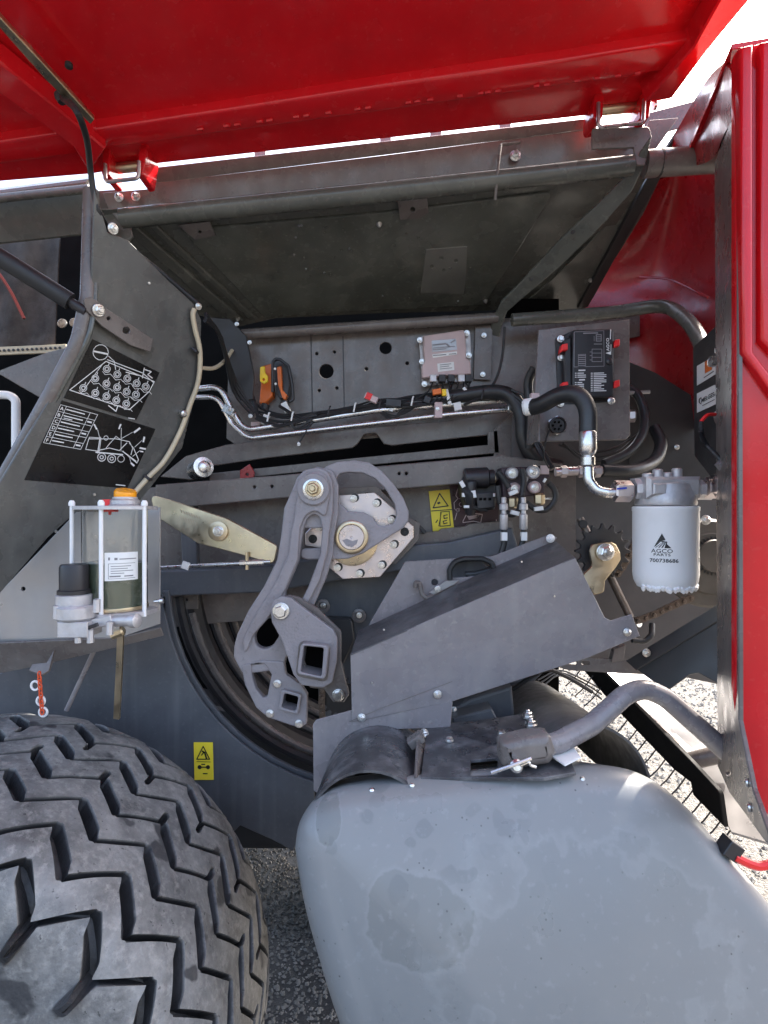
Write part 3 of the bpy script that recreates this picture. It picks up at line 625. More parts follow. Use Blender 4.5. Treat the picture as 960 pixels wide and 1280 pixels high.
plate('edge_band', 1.68, arc+arc2[::-1], .012, M['blue'], t, bev=.002)
st = plate('warning_label', 1.655, [(242, 928), (266, 928), (267, 975), (243, 975)], .001, M['yellow'], t, bev=.0003)
strokes('pictogram', 1.6535, [('l', [(254, 933), (262, 949), (246, 949), (254, 933)], 1.3), ('l', [(253, 939), (256, 941), (258, 948)], 2), ('l', [(252, 944), (255, 940)], 1.4), ('l', [(246, 952), (263, 952.5)], .7), ('d', 249.5, 959, 2.6), ('d', 260, 959, 2.6), ('l', [(250, 959), (259, 959)], 1.4), ('l', [(252, 955.5), (256, 955.5)], 1.4), ('l', [(254, 967), (259, 967)], 1.3)], 1, M['ink'], st)
for k, (r_, rr, Y) in enumerate(((250, .016, 1.78), (232, .028, 1.86), (207, .026, 1.95), (186, .024, 2.02))):
    t = thing('curved_guide_bar', ['outermost black curved guide bar, following the edge of the side sheet', 'second black curved guide bar in from the side sheet', 'third black curved guide bar in from the side sheet', 'innermost black curved guide bar, nearest the link arm'][k], 'guide bar', 'curved guide bars inside the side opening')
    pts = [P(472+r_*math.cos(math.radians(a)), 720+r_*math.sin(math.radians(a))*.98, Y) for a in range(174, 96, -5)]
    v, f = sweep(pts, rr, 8, flat=1.5 if k else 1); mesh('bar', v, f, M['blackp'], t, smooth=False)
    if k:
        pts = [p+V((.004, -rr*1.42, 0)) for p in pts]; v, f = sweep(pts[1:], rr*.42, 8); mesh('bead', v, f, M['grey'], t, smooth=True)
        q = pts[0]+V((0, -.01, .012)); plate('slotted_end', q.y, [(480+(q.x+a)*F/q.y, 640-(q.z-CAM_H+b)*F/q.y) for a, b in ((-.028, -.05), (.028, -.05), (.028, .02), (-.028, .02))], .006, M['grey'], t, bev=.001, holes=((480+(q.x-.01)*F/q.y, 640-(q.z-CAM_H)*F/q.y, 2), (480+(q.x-.008)*F/q.y, 640-(q.z-CAM_H-.02)*F/q.y, 2)))
t = thing('sun_block_body', 'added dark body low down behind the tyre, keeping sun off the ground', 'sun blocker')
plate('body', 2.3, [(-600, 640), (330, 900), (640, 900), (640, 1180), (400, 1180), (380, 1062), (-600, 1062)], .5, M['dark'], t, bev=.01)  # mostly hidden block added to shade the ground by the tyre

t = thing('reservoir_rod', 'brass yellow upright strip under the grease reservoir', 'strip')
tube('strip', [(151, 792, 1.33), (149, 840, 1.35), (146, 898, 1.38)], .010, M['brass'], t, seg=4, flat=.5)
lathe('elbow', P(146, 791, 1.32), V((1, 0, .4)), [(.012, -.012), (.012, .014), (.008, .018)], M['brass'], t, 8)
t = thing('thin_stay_rod', 'thin grey rod leaning left of the brass strip', 'rod')
tube('rod', [(83, 888, 1.52), (117, 815, 1.52)], .006, M['greyl'], t, seg=10)
t = thing('hanging_chain', 'short chain with orange and white links hanging above the tyre', 'chain')
plate('lug', Pl((40, 835, 1.38), (66, 830, 1.38), (60, 800, 1.42)), [(68, 812), (61, 838), (52, 844), (36, 838), (40, 830), (58, 828)], .006, M['grey'], t)
M['orlink'] = mat('orange chain paint', (.75, .1, .03), .4)
for i in range(10):
    a, w_ = P(49+i*.4, 843+i*5.2, 1.355), .0038
    ax = V((1, 0, 0)) if i % 2 else V((.35, 1, 0)).normalized()
    ring = [a+ax*(w_*math.cos(q))+V((0, 0, 1))*(.0075*math.sin(q)) for q in [2*math.pi*k/12 for k in range(12)]]
    v, f = sweep(ring, .0017, 6, closed=True); mesh('link', v, f, M['orlink'], t, smooth=True)
for q in ((44, 857), (51, 876), (54, 890)):
    ring = [P(*q, 1.36)+V((.0095*math.cos(x), 0, .0105*math.sin(x))) for x in [2*math.pi*k/14 for k in range(14)]]
    v, f = sweep(ring, .0028, 8, closed=True); mesh('ring_link', v, f, M['white'], t, smooth=True)

t = thing('grease_reservoir', 'clear grease pump reservoir with yellow cap, half filled with dark green grease', 'grease pump')
GY = 1.27
def gx(px): return (px-480)/F*GY
cx_, ztop, zbot = 147, 637, 762
c0 = P(144, zbot-2, GY); hgt = P(144, ztop, GY).z-c0.z; rr = 38/F*GY
gl = bpy.data.materials.new('clear plastic'); gl.use_nodes = True
N = gl.node_tree.nodes; L = gl.node_tree.links; b = N["Principled BSDF"]; b.inputs['Base Color'].default_value = (.93, .94, .92, 1); b.inputs['Roughness'].default_value = .08; b.inputs['IOR'].default_value = 1.4; b.inputs['Transmission Weight'].default_value = 1; b.inputs['Specular IOR Level'].default_value = .9
M['glass'] = gl
M['grease'] = mat('green grease', (.1, .125, .085), .25, var=.2, coat=.5)
lathe('clear_cylinder', c0, (0, 0, 1), [(rr, 0), (rr, hgt), (rr-.003, hgt), (rr-.003, .001)], M['glass'], t, 40)
lathe('grease', c0+V((0, 0, .008)), (0, 0, 1), [(rr-.005, 0), (rr-.005, hgt*.43), (rr-.008, hgt*.435), (.004, hgt*.425)], M['grease'], t, 36)
lathe('seal_ring', c0, (0, 0, 1), [(rr+.001, 0), (rr+.002, .003), (rr+.001, .008)], M['brass'], t, 36)
lathe('follower_rod', c0+V((-.012, 0, .12)), (0, 0, 1), [(.003, hgt*.4), (.006, hgt*.62-.02), (.016, hgt*.62-.014), (.018, hgt-.125)], M['redp'], t, 16)
def tri_plate(name, z, th, k=1.0):
    pts = [(gx(96)-.004, GY-.02), (gx(190)+.004, GY-.045), (gx(148), GY-.085)]
    pts = [(gx(94), GY+.02), (gx(100), GY-.035), (gx(146), GY-.082), (gx(154), GY-.082), (gx(190), GY-.04), (gx(194), GY+.02), (gx(150), GY+.07)]
    q = Pl.__new__(Pl); q.o = V((0, 0, z)); q.u, q.v, q.n = V((1, 0, 0)), V((0, 1, 0)), V((0, 0, 1))
    v, f = solid2d(q, [round_poly(pts, .01)], th, .001); return mesh(name, v, f, M['cast'], t)
tri_plate('top_plate', c0.z+hgt+.008, .008); tri_plate('bottom_plate', c0.z-.001, .010)
for px, dy in ((99, -.03), (147, -.074), (189, -.036)):
    p = V((gx(px), GY+dy, c0.z-.012)); lathe('tie_rod', p, (0, 0, 1), [(.0045, 0), (.0045, hgt+.02), (.007, hgt+.02), (.007, hgt+.027), (.004, hgt+.032)], M['white'], t, 12)
lathe('filler_neck', c0+V((.022, 0, hgt+.006)), (0, 0, 1), [(.033, 0), (.034, .004), (.031, .006), (.031, .014), (.026, .018), (.026, .022)], M['cast'], t, 24)
lathe('cap', c0+V((.022, 0, hgt+.024)), V((.18, -.25, 1)), [(.022, 0), (.0235, .003), (.0235, .016), (.021, .02), (.004, .021)], M['amber'], t, 24)
def wrap(name, cc, r, a0, a1, z0, z1, m, par, n=10):
    vs = []
    for k in range(n+1):
        a = math.radians(a0+(a1-a0)*k/n); vs += [cc+V((r*math.sin(a), -r*math.cos(a), z0)), cc+V((r*math.sin(a), -r*math.cos(a), z1))]
    return mesh(name, vs, [(2*k, 2*k+2, 2*k+3, 2*k+1) for k in range(n)], m, par, smooth=True)
lb = wrap('label', c0, rr+.0008, 8, 66, .068, .128, M['sticker'], t)
for a0, a1, z0, z1 in ((32, 62, .113, .115), (14, 17, .112, .118), (24, 29, .112, .117), (14, 60, .104, .105), (14, 60, .072, .073), (14, 14.8, .072, .105), (18, 52, .098, .0995), (18, 46, .093, .0945), (18, 56, .088, .0895), (18, 40, .083, .0845), (16, 34, .076, .079), (40, 56, .076, .0785)):
    wrap('print_line', c0, rr+.0014, a0, a1, z0, z1, M['gink'], lb, 6)
m0 = P(93, 742, 1.2)
lathe('motor', m0, (0, 0, 1), [(.033, 0), (.033, .008), (.029, .010), (.029, .056), (.026, .062), (.004, .063)], M['blackp'], t, 24)
lathe('motor_collar', m0+V((0, 0, -.022)), (0, 0, 1), [(.036, 0), (.036, .02), (.033, .022)], M['cast'], t, 24)
lathe('pump_housing', m0+V((.008, -.006, -.052)), (0, 0, 1), [(.036, 0), (.04, .004), (.04, .026), (.036, .03)], M['cast'], t, 24)
box('pump_base', (100, 784, 1.19), (.062, .06, .032), M['cast'], t)
box('pump_arm', (126, 777, 1.2), (.065, .04, .02), M['cast'], t, rz(-14))
lathe('outlet_valve', P(128, 776, 1.2), V((1, -.25, .05)), [(.012, 0), (.012, .07), (.015, .072), (.015, .085), (.01, .088)], M['cast'], t, 14)
for q in ((71, 766), (90, 766), (121, 758), (98, 796), (137, 786), (113, 796)): lathe('cap_screw', P(*q, 1.17), (0, 0, 1), [(.007, -.012), (.007, .014), (.004, .016)], M['cast'], t, 8)
box('rating_plate', (115, 783, 1.165), (.026, .004, .008), M['blackp'], t, rz(-20))
lathe('grease_nipple', P(193, 752, 1.25), V((1, 0, .1)), [(.004, 0), (.004, .01), (.007, .012), (.006, .02)], M['zinc'], t, 10)

# ================================================================ lever mechanism
c8 = T(240, 560, 3); c5 = T(360, 570, 5.3333)
t = thing('brass_lever', 'yellow zinc plated flat lever arm slanting down to the link arm', 'lever')
plate('bar', Pl((190, 630, 1.6), (345, 700, 1.56), (250, 690, 1.58)), [(187, 618), (214, 625), (284, 648), (347, 682), (342, 705), (300, 693), (247, 679), (194, 645)], .008, M['brass'], t, r=6, bev=.002)
lathe('bush', P(273, 664, 1.575), (0, -1, 0), [(.027, 0), (.027, .006), (.018, .008)], M['brass'], t, 20); bolt((273, 664, 1.566), .015, t, M['zinc'])
LV = Pl((190, 630, 1.597), (345, 700, 1.557), (250, 690, 1.577))
text('stamped_lettering', 'LM07X21?', LV, 223, 641, 4.2, M['cream'], t, (252, 650), sx=.8) if 0 else None
strokes('stamped_marks', LV, [('l', [(225+i*3.2, 637+i*1.15), (226.5+i*3.2, 641+i*1.15)], 1) for i in range(8)]+[('l', [(224+i*3.2, 645+i*1.1), (225.5+i*3.2, 649+i*1.1)], 1) for i in range(7)], 1, M['cream'], t)
t = thing('linkage_rod', 'thin zinc rod with end fittings below the brass lever', 'rod')
tube('rod', [(180, 711, 1.58), (338, 702, 1.56)], .0052, M['zinc'], t, seg=10)
tube('end_sleeve', [(300, 704, 1.562), (330, 702.5, 1.561)], .009, M['zinc'], t, seg=8)
tube('pivot_pin', [(309, 690, 1.56), (309, 712, 1.56)], .005, M['brass'], t, seg=8)
box('clip', (232, 707, 1.57), (.02, .01, .02), M['sticker'], t, rz(20))

t = thing('bearing_plate', 'shiny pinkish eight sided bearing plate bolted behind the curved lever', 'plate')
plate('back_flange', 1.70, c5([(330, 215), (590, 200), (790, 400), (880, 450), (870, 560), (720, 720), (280, 720), (100, 620), (100, 450), (230, 380)]), .02, M['grey'], t)
plate('octagon', 1.66, c5([(325, 262), (575, 240), (740, 380), (805, 440), (837, 466), (838, 545), (615, 808), (365, 822), (255, 730), (200, 612), (115, 600, 20), (115, 515), (215, 410)]), .012, M['steel'], t, bev=.002)
for q in ((437, 283), (588, 315), (688, 425), (703, 592), (622, 728), (475, 785), (328, 745), (207, 475)): bolt((*c5([q])[0], 1.655), .0105, t, M['zinc']); lathe('bolt_shadow', P(*c5([(q[0]+9, q[1]-5)])[0], 1.6595), (0, -1, 0), [(.0125, 0), (.0125, .001)], M['rubber'], t, 14)  # offset dark discs behind the bolts paint their shadow
for q in ((778, 505), (165, 553)): lathe('socket', P(*c5([q])[0], 1.658), (0, -1, 0), [(.013, 0), (.012, .005), (.008, .005), (.007, .002)], M['rubber'], t, 16)
lathe('hub_disc', P(*c5([(430, 560)])[0], 1.65), (0, -1, 0), [(.074, 0), (.074, .012), (.068, .014)], M['brass'], t, 40)
t = thing('curved_lever', 'grey lever looping in a wide D from hub to splined shaft', 'lever')
plate('loop_plate', 1.60, c5([(200, 110), (260, 65), (330, 38), (440, 28), (540, 42), (620, 95), (700, 180), (770, 280), (806, 370), (805, 430), (770, 480), (610, 580), (500, 650), (400, 686), (130, 692, 30), (88, 680), (85, 620), (225, 612), (262, 560), (240, 400), (190, 280)]), .022, M['greyc'], t, r=7, bev=.004, steps=2,
      holes=(c5([(325, 150), (345, 118), (400, 108), (500, 113), (580, 150), (650, 220), (710, 320), (725, 400), (700, 452), (640, 468), (605, 465), (560, 405), (500, 375), (400, 368), (350, 320), (330, 240)]),))
lathe('hub_collar', P(*c5([(425, 540)])[0], 1.602), (0, -1, 0), [(.047, 0), (.047, .012), (.043, .015), (.038, .015)], M['brass'], t, 36)
lathe('splined_shaft', P(*c5([(425, 540)])[0], 1.60), (0, -1, 0), [(.038, 0), (.036, .016), (.034, .018), (.004, .018), (.003, .014)], M['steel'], t, 36)
sp_ = P(*c5([(425, 540)])[0], 1.582); x_, y_ = c5([(425, 540)])[0]
strokes('paint_residue', 1.5815, [('f', [(x_-12, y_+4), (x_-6, y_+2), (x_+1, y_+5), (x_+8, y_+3), (x_+6, y_+9), (x_, y_+13), (x_-7, y_+11)])], 1, M['greyc'], t)

t = thing('link_arm', 'long grey cast link arm with a tall slot, hanging from the upper pivot', 'link arm')
plate('back_arm', 1.575, c8([(400, 100), (470, 70), (525, 82), (549, 140), (547, 255), (532, 335), (528, 400), (502, 490), (447, 612), (420, 700), (380, 700), (400, 600), (470, 480), (500, 300), (400, 300)]), .02, M['greyc'], t, r=6, bev=.003, steps=2)
plate('arm', 1.555, c8([(384, 135), (392, 112), (420, 82), (470, 72), (508, 86), (525, 118), (530, 160), (528, 240), (515, 320), (508, 390), (480, 495), (424, 605), (420, 700), (350, 790), (345, 830), (190, 850), (155, 785), (157, 745), (168, 700), (210, 612), (268, 522), (318, 420), (333, 330), (345, 225), (372, 165)]), .024, M['greyc'], t, r=8, bev=.005, steps=3,
      holes=(c8([(416, 310), (430, 265), (455, 246), (478, 258), (488, 300), (480, 400), (436, 520), (400, 590), (350, 590), (350, 540), (398, 430)]), c8([(233, 705), (262, 655), (300, 615), (330, 700), (300, 745), (268, 756), (240, 742)])), hr=13)
plate('raised_web', 1.545, c8([(400, 130), (430, 90), (480, 86), (510, 110), (515, 190), (500, 262), (462, 232), (425, 252), (405, 300), (396, 420), (345, 540), (285, 640), (230, 700), (205, 760), (195, 770), (190, 720), (240, 620), (305, 520), (362, 400), (370, 310), (380, 280)]), .012, M['greyc'], t, r=14, bev=.004, steps=2)
plate('lower_plate', 1.55, c8([(183, 815), (260, 796), (345, 800), (352, 850), (405, 885, 8), (432, 925), (430, 1035, 6), (404, 1052, 4), (285, 1012), (240, 975), (198, 890)]), .02, M['greyc'], t, r=5, bev=.004, steps=2, holes=(c8([(222, 808), (272, 812), (298, 850), (282, 932), (266, 938), (240, 905), (226, 860)]), c8([(344, 918), (401, 933), (391, 990), (334, 975)])))
lathe('pivot_boss', P(*c8([(457, 155)])[0], 1.55), (0, -1, 0), [(.044, 0), (.044, .012), (.041, .015), (.029, .015)], M['greyc'], t, 36)
lathe('pivot_washer', P(*c8([(455, 155)])[0], 1.536), (0, -1, 0), [(.028, 0), (.028, .006), (.022, .008)], M['zinc'], t, 24)
bolt(P(*c8([(455, 153)])[0], 1.528), .022, t, M['brass'], name='pivot_bolt')
sq = [(335, 905), (410, 925), (398, 1002), (323, 982)]; sqi = [(346, 920), (399, 934), (389, 988), (336, 974)]
plate('square_tube', 1.535, c8(sq), .06, M['greyc'], t, r=4, bev=.003, steps=2, holes=(c8(sqi),)); plate('tube_shade_plate', 1.59, c8(sqi), .004, M['void'], t)  # black plate paints the shade inside the tube
for q in ((320, 884), (292, 996), (401, 1034)): bolt((*c8([q])[0], 1.548), .011, t, M['zinc'], stud=False)
t = thing('tube_bracket', 'grey diamond shaped bracket with a square tube socket over the link arm', 'bracket')
plate('back_plate', 1.53, c8([(350, 548), (400, 560), (470, 600), (560, 690), (560, 800), (590, 925, 12), (570, 955, 10), (530, 955, 10), (495, 905), (440, 900), (400, 700)]), .014, M['grey'], t, r=4, bev=.003, holes=(c8([(415, 738), (498, 746), (490, 862), (403, 844)]),))
plate('front_plate', 1.50, c8([(292, 605), (302, 575), (335, 556), (372, 562), (405, 590), (530, 682), (545, 715), (543, 800), (525, 880), (492, 900), (410, 890), (380, 850), (338, 725), (300, 655)]), .014, M['greyc'], t, r=6, bev=.003, steps=2, holes=(c8([(420, 742), (494, 750), (486, 858), (407, 840)]),))
bolt((*c8([(334, 611)])[0], 1.498), .0225, t, M['zinc'], stud=False, name='hex_bolt'); bolt((*c8([(549, 926)])[0], 1.528), .0165, t, M['zinc'], stud=False, name='hex_bolt')
oq = [(408, 732), (514, 742), (500, 870), (393, 848)]; iq = [(420, 742), (494, 750), (486, 858), (407, 840)]
plate('weld_seam', 1.497, c8([(402, 722), (520, 735), (508, 880), (388, 856)]), .0028, M['grey'], t, r=8, bev=.002, holes=(c8([(417, 740), (496, 748), (488, 860), (405, 842)]),))
plate('square_tube', 1.472, c8(oq), .076, M['greyc'], t, r=6, bev=.003, steps=2, holes=(c8(iq),)); plate('tube_shade_plate', 1.544, c8(iq), .004, M['void'], t)  # inner black plate stands in for the dark of the socket

# chains
def roller_chain(name, pts, label, group, s=.016):
    t = thing(name, label, 'chain', group)
    pts = [P(*q) for q in pts]; L_ = 0; path = spline(pts, 16); acc = []; d = 0
    cum = [0]
    for a, b in zip(path, path[1:]): cum.append(cum[-1]+(b-a).length)
    n = int(cum[-1]/s); nodes = []
    for k in range(n+1):
        x = k*s
        for i in range(len(cum)-1):
            if cum[i] <= x <= cum[i+1]+1e-6: nodes.append(path[i].lerp(path[i+1], (x-cum[i])/max(1e-9, cum[i+1]-cum[i]))); break
    for k, (a, b) in enumerate(zip(nodes, nodes[1:])):
        d = b-a; ang = math.atan2(d.z, d.x); h = s*.42; off = -.007 if k % 2 else -.0035
        q = Pl.__new__(Pl); q.o = (a+b)/2+V((0, off, 0)); q.u, q.n = V((math.cos(ang), 0, math.sin(ang))), V((0, -1, 0)); q.v = q.n.cross(q.u)
        o2 = []
        for sx in (-1, 1):
            for j in range(7):
                w_ = math.radians(-90+j*30)+(math.pi if sx < 0 else 0); o2.append((sx*s/2+h*math.cos(w_), h*math.sin(w_)))
        o2 = o2[7:]+o2[:7]
        o2 = [o2[i] for i in sorted(range(14), key=lambda i: math.atan2(o2[i][1]*1.0, o2[i][0]*.6))]
        v, f = solid2d(q, [o2], .003, .0006); l_ = mesh('link_plate', v, f, M['chain'], t)
    for a in nodes: lathe('chain_pin', a, (0, -1, 0), [(s*.26, -.012), (s*.26, .010), (s*.2, .012)], M['chain'], t, 10)
roller_chain('drive_chain', [(786, 778, 1.62), (812, 770, 1.62), (838, 758, 1.62), (866, 746, 1.63)], 'oily roller chain running right from the rod end toward the big gear', 'roller chains', .024)
roller_chain('drive_chain', [(772, 718, 1.64), (783, 700, 1.64), (792, 680, 1.65), (800, 660, 1.66)], 'short run of oily roller chain right of the toothed sprocket', 'roller chains', .022)
roller_chain('drive_chain', [(403, 862, 1.66), (402, 880, 1.66), (404, 900, 1.66)], 'short upright run of roller chain below the diamond bracket', 'roller chains', .022)
t = thing('hidden_sprocket', 'dark toothed wheel showing its rim below the diamond bracket', 'sprocket')
cc = P(424, 872, 1.67)
def gear(name, c, r0, r1, n, th, m, par, pl=None):
    q = Pl.__new__(Pl); q.o = c; q.u, q.v, q.n = V((1, 0, 0)), V((0, 0, 1)), V((0, -1, 0)); pp = []
    for k in range(n):
        a = 2*math.pi*k/n; w_ = 2*math.pi/n
        pp += [(r0*math.cos(a-w_*.5), r0*math.sin(a-w_*.5)), (r0*1.02*math.cos(a-w_*.3), r0*1.02*math.sin(a-w_*.3)), (r1*math.cos(a-w_*.08), r1*math.sin(a-w_*.08)), (r1*math.cos(a+w_*.08), r1*math.sin(a+w_*.08)), (r0*1.02*math.cos(a+w_*.3), r0*1.02*math.sin(a+w_*.3))]
    v, f = solid2d(q, [pp], th, .001); return mesh(name, v, f, m, par)
gear('toothed_rim', cc, .045, .058, 16, .014, M['dark'], t)
t = thing('idler_sprocket', 'dark toothed sprocket behind a cream bracket left of the white filter', 'sprocket')
gear('toothed_disc', P(754, 689, 1.60), .063, .078, 16, .012, M['dark'], t)
lathe('hub', P(754, 689, 1.59), (0, -1, 0), [(.03, 0), (.03, .012)], M['dark'], t, 20)
c9 = T(680, 560, 3.4286)
t = thing('tensioner_bracket', 'cream yellow chain tensioner bracket with an oblong slot and bolt', 'bracket')
plate('plate', Pl((740, 690, 1.56), (775, 690, 1.56), (745, 740, 1.54)), c9([(196, 440), (205, 412), (290, 402), (310, 415), (328, 450), (330, 478), (310, 510), (262, 570), (258, 618), (215, 630), (190, 590), (165, 545), (205, 505)]), .008, M['brass'], t, r=5, bev=.002)
bolt((*c9([(262, 446)])[0], 1.548), .024, t, M['zinc'], name='slot_bolt')
t = thing('tension_rod', 'bare steel tension rod passing behind the cream bracket', 'rod')
tube('rod', [(725, 648, 1.68), (755, 705, 1.64), (788, 772, 1.6)], .011, M['chain'], t, seg=12)
lathe('eye', P(728, 655, 1.66), (0, -1, 0), [(.012, 0), (.012, .01)], M['dark'], t, 12)
tube('rod_hook', [(790, 800, 1.55), (806, 802, 1.55), (815, 794, 1.55), (815, 780, 1.57)], .008, M['dark'], t, R=.02, seg=10)
t = thing('bearing_housing', 'round cast bearing housing with a dark toothed ring, right of the white filter', 'bearing')
M['castd'] = mat('dull cast iron', (.1, .09, .078), .5, .2, var=.25, dust=.3, dcol=(.2, .18, .15))
lathe('housing_disc', P(886, 704, 1.66), (0, -1, 0), [(.13, -.02), (.13, 0), (.122, .01), (.09, .012), (.086, .02), (.03, .022)], M['castd'], t, 48)
gear('toothed_ring', P(893, 695, 1.635), .048, .056, 30, .014, M['dark'], t); lathe('ring_face', P(893, 695, 1.62), (0, -1, 0), [(.047, 0), (.045, .006), (.03, .006)], M['castd'], t, 30)
for q in ((882, 650), (867, 733)): bolt((*q, 1.625), .014, t, M['zinc'])

# ================================================================ chain guard
cg = T(440, 640, 3.4286)
t = thing('chain_guard', 'long folded grey sheet metal chain guard sloping across the middle', 'chain guard')
GF = Pl((440, 817, 1.36), (719, 697, 1.36), (470, 880, 1.37))
plate('front_sheet', GF, [(438, 818), (600, 748), (719, 697), (756, 772), (764, 776, 3), (790, 768), (800, 795), (736, 822), (565, 877), (470, 897), (440, 902)], .004, M['greyl'], t, bev=.0012)
GT = Pl((440, 817, 1.36), (719, 697, 1.36), (480, 770, 1.58))
plate('top_sheet', GT, [(438, 818), (600, 748), (719, 697), (690, 672), (640, 694), (610, 712), (552, 740), (448, 788)], .003, mat('dusty grey paint', (.075, .073, .075), .5, var=.3, scale=16, dust=.6, dcol=(.17, .165, .16), dscale=22, speck=.6), t, bev=.001)
plate('back_plate', 1.60, cg([(60, 520), (80, 470), (228, 213), (420, 200), (600, 190), (850, 95, 6), (880, 110), (700, 330), (300, 520)]), .005, M['greyl'], t, holes=(cg([(430, 282), (428, 250), (440, 225), (470, 210), (560, 208), (595, 225), (597, 250), (540, 275)]), (543.5, 728, 4.2)))
tube('edge_trim', [P(*q, 1.59) for q in cg([(420, 290), (418, 245), (440, 212), (480, 200), (560, 200), (600, 218), (606, 240)])], .008, M['rubber'], t, seg=8, R=.03)
tube('hook', [P(*q, 1.58) for q in cg([(272, 325), (272, 302), (290, 302), (298, 350), (320, 370), (350, 362)])], .007, M['grey'], t, R=.02, seg=8)
plate('tab', 1.585, cg([(330, 345), (400, 295), (460, 292), (440, 310), (350, 355)]), .004, M['galv'], t); bolt((*cg([(368, 330)])[0], 1.578), .009, t, M['zinc'])
for q in ((547, 868), (784, 790), (452, 897)): bolt(GF.off(.004).at(*q), .010, t, M['zinc'])
bolt((688, 673, 1.58), .012, t, M['white'])
for q in ((465, 853), (480, 787), (693, 745), (652, 702)): lathe('rivet', GF.off(.001).at(*q), GF.n, [(.003, 0), (.002, .002)], M['zinc'], t, 8)
strokes('panel_joint', GF.off(.0006), [('l', [(437, 902), (480, 884), (565, 852)], .8)], 1, M['grey'], t)
t = thing('guard_foot_plate', 'flat grey plate standing below the left end of the chain guard', 'plate')
plate('sheet', 1.375, [(391, 906, 4), (395, 900, 3), (440, 888), (470, 893), (566, 876), (563, 910), (480, 912), (440, 940), (400, 995), (392, 988)], .004, M['greyl'], t)
# ================================================================ tyre
TC = V((-.905, 1.215, .63)); TR = .63; HW = .29
M['tyre'] = mat('tyre rubber', (.028, .028, .03), .5, var=.4, scale=9, bump=.5, bscale=130, rvar=.15)
def scuff_and_shade(m):
    "pale scuffs and dried dust on the lug tops, groove shade put into the colour, dark wet drops on top"
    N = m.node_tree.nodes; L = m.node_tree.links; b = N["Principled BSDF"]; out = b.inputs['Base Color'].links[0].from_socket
    tc = N.new('ShaderNodeTexCoord'); at = N.new('ShaderNodeAttribute'); at.attribute_name = 'scuff_groove_shade'
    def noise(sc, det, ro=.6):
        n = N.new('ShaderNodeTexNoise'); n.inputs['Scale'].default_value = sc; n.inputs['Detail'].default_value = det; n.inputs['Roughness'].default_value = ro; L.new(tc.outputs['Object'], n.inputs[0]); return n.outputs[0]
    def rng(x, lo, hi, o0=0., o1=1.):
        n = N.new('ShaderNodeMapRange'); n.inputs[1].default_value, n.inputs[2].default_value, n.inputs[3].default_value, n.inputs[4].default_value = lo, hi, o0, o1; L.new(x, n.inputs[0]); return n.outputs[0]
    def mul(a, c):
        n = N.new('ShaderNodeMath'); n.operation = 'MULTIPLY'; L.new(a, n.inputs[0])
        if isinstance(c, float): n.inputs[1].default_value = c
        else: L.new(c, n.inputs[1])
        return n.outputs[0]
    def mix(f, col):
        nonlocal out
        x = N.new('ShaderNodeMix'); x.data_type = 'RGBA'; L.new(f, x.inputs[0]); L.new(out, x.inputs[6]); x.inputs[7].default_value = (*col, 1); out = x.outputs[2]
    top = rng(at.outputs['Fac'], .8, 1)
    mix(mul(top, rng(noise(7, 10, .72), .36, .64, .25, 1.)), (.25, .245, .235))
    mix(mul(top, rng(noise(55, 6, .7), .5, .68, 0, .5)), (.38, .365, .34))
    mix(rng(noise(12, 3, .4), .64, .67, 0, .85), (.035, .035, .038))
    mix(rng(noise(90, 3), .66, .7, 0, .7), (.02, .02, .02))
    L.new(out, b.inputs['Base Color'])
scuff_and_shade(M['tyre'])
def sm(x, a, b):
    x = max(0, min(1, (x-a)/(b-a))); return x*x*(3-2*x)
NP = 25
GR = (-.285, -.205, -.12, -.035, .05, .135, .215)        # zigzag groove lines across the tread (negative = outer side)
GW, GE = .0045, .005
def zig(ph): return .034*(abs(((ph*2) % 2)-1)*2-1)
def wide(ph):
    d = abs(((ph-.25+.5) % 1)-.5); return .8+1.25*(1-sm(d, .17, .25))
def tread_h(ph, c):
    h = 1.
    for c0_ in GR: h = min(h, sm(abs(c-c0_), GW, GW+GE))
    for lo_, hi_, p0, ww, e_ in ((GR[-1], 9, 0., .055, .04), (-9, GR[0], .5, .06, .04), (GR[3], GR[3]+.035, 0., .022, .03), (GR[5]-.035, GR[5], .5, .018, .03)):
        if lo_ < c < hi_:
            d = abs(((ph-p0+.5) % 1)-.5); h = min(h, sm(d, ww, ww+e_))
    return h
t = thing('wheel', 'big dusty black tyre with deep zigzag tread at lower left', 'wheel')
prof = []
for j in range(1201):
    a = math.pi*j/1200; ca, sa = math.cos(a), math.sin(a)
    prof.append((HW*math.copysign(abs(ca)**.5, ca), .34+(TR-.34)*abs(sa)**.30 if sa > 1e-6 else .34))
cum = [0]
for a, b in zip(prof, prof[1:]): cum.append(cum[-1]+math.hypot(a[0]-b[0], a[1]-b[1]))
LT = cum[-1]
import bisect
def prof_at(x):
    x = max(1e-6, min(LT-1e-6, x)); k = bisect.bisect_left(cum, x)-1; f_ = (x-cum[k])/max(1e-9, cum[k+1]-cum[k])
    p, q = prof[k], prof[k+1]; l_ = math.hypot(q[0]-p[0], q[1]-p[1]) or 1
    return p[0]+(q[0]-p[0])*f_, p[1]+(q[1]-p[1])*f_, -(q[1]-p[1])/l_, (q[0]-p[0])/l_
cs_ = [-LT/2+LT*j/90 for j in range(91)]
for c0_ in GR:
    cs_ = [c for c in cs_ if abs(c-c0_) > .023]+[c0_+k for k in (-GW-GE, -GW-GE*.6, -GW, 0, GW, GW+GE*.6, GW+GE)]
cs_ = sorted(set(cs_)); NV = len(cs_)
phs = sorted(set([k/24 for k in range(24)]+[round(p0+k*s_, 4) % 1 for p0, ww, e_ in ((0., .055, .04), (.5, .06, .04), (0., .022, .03), (.5, .018, .03)) for k in (ww, ww+e_*.5, ww+e_) for s_ in (1, -1)]))
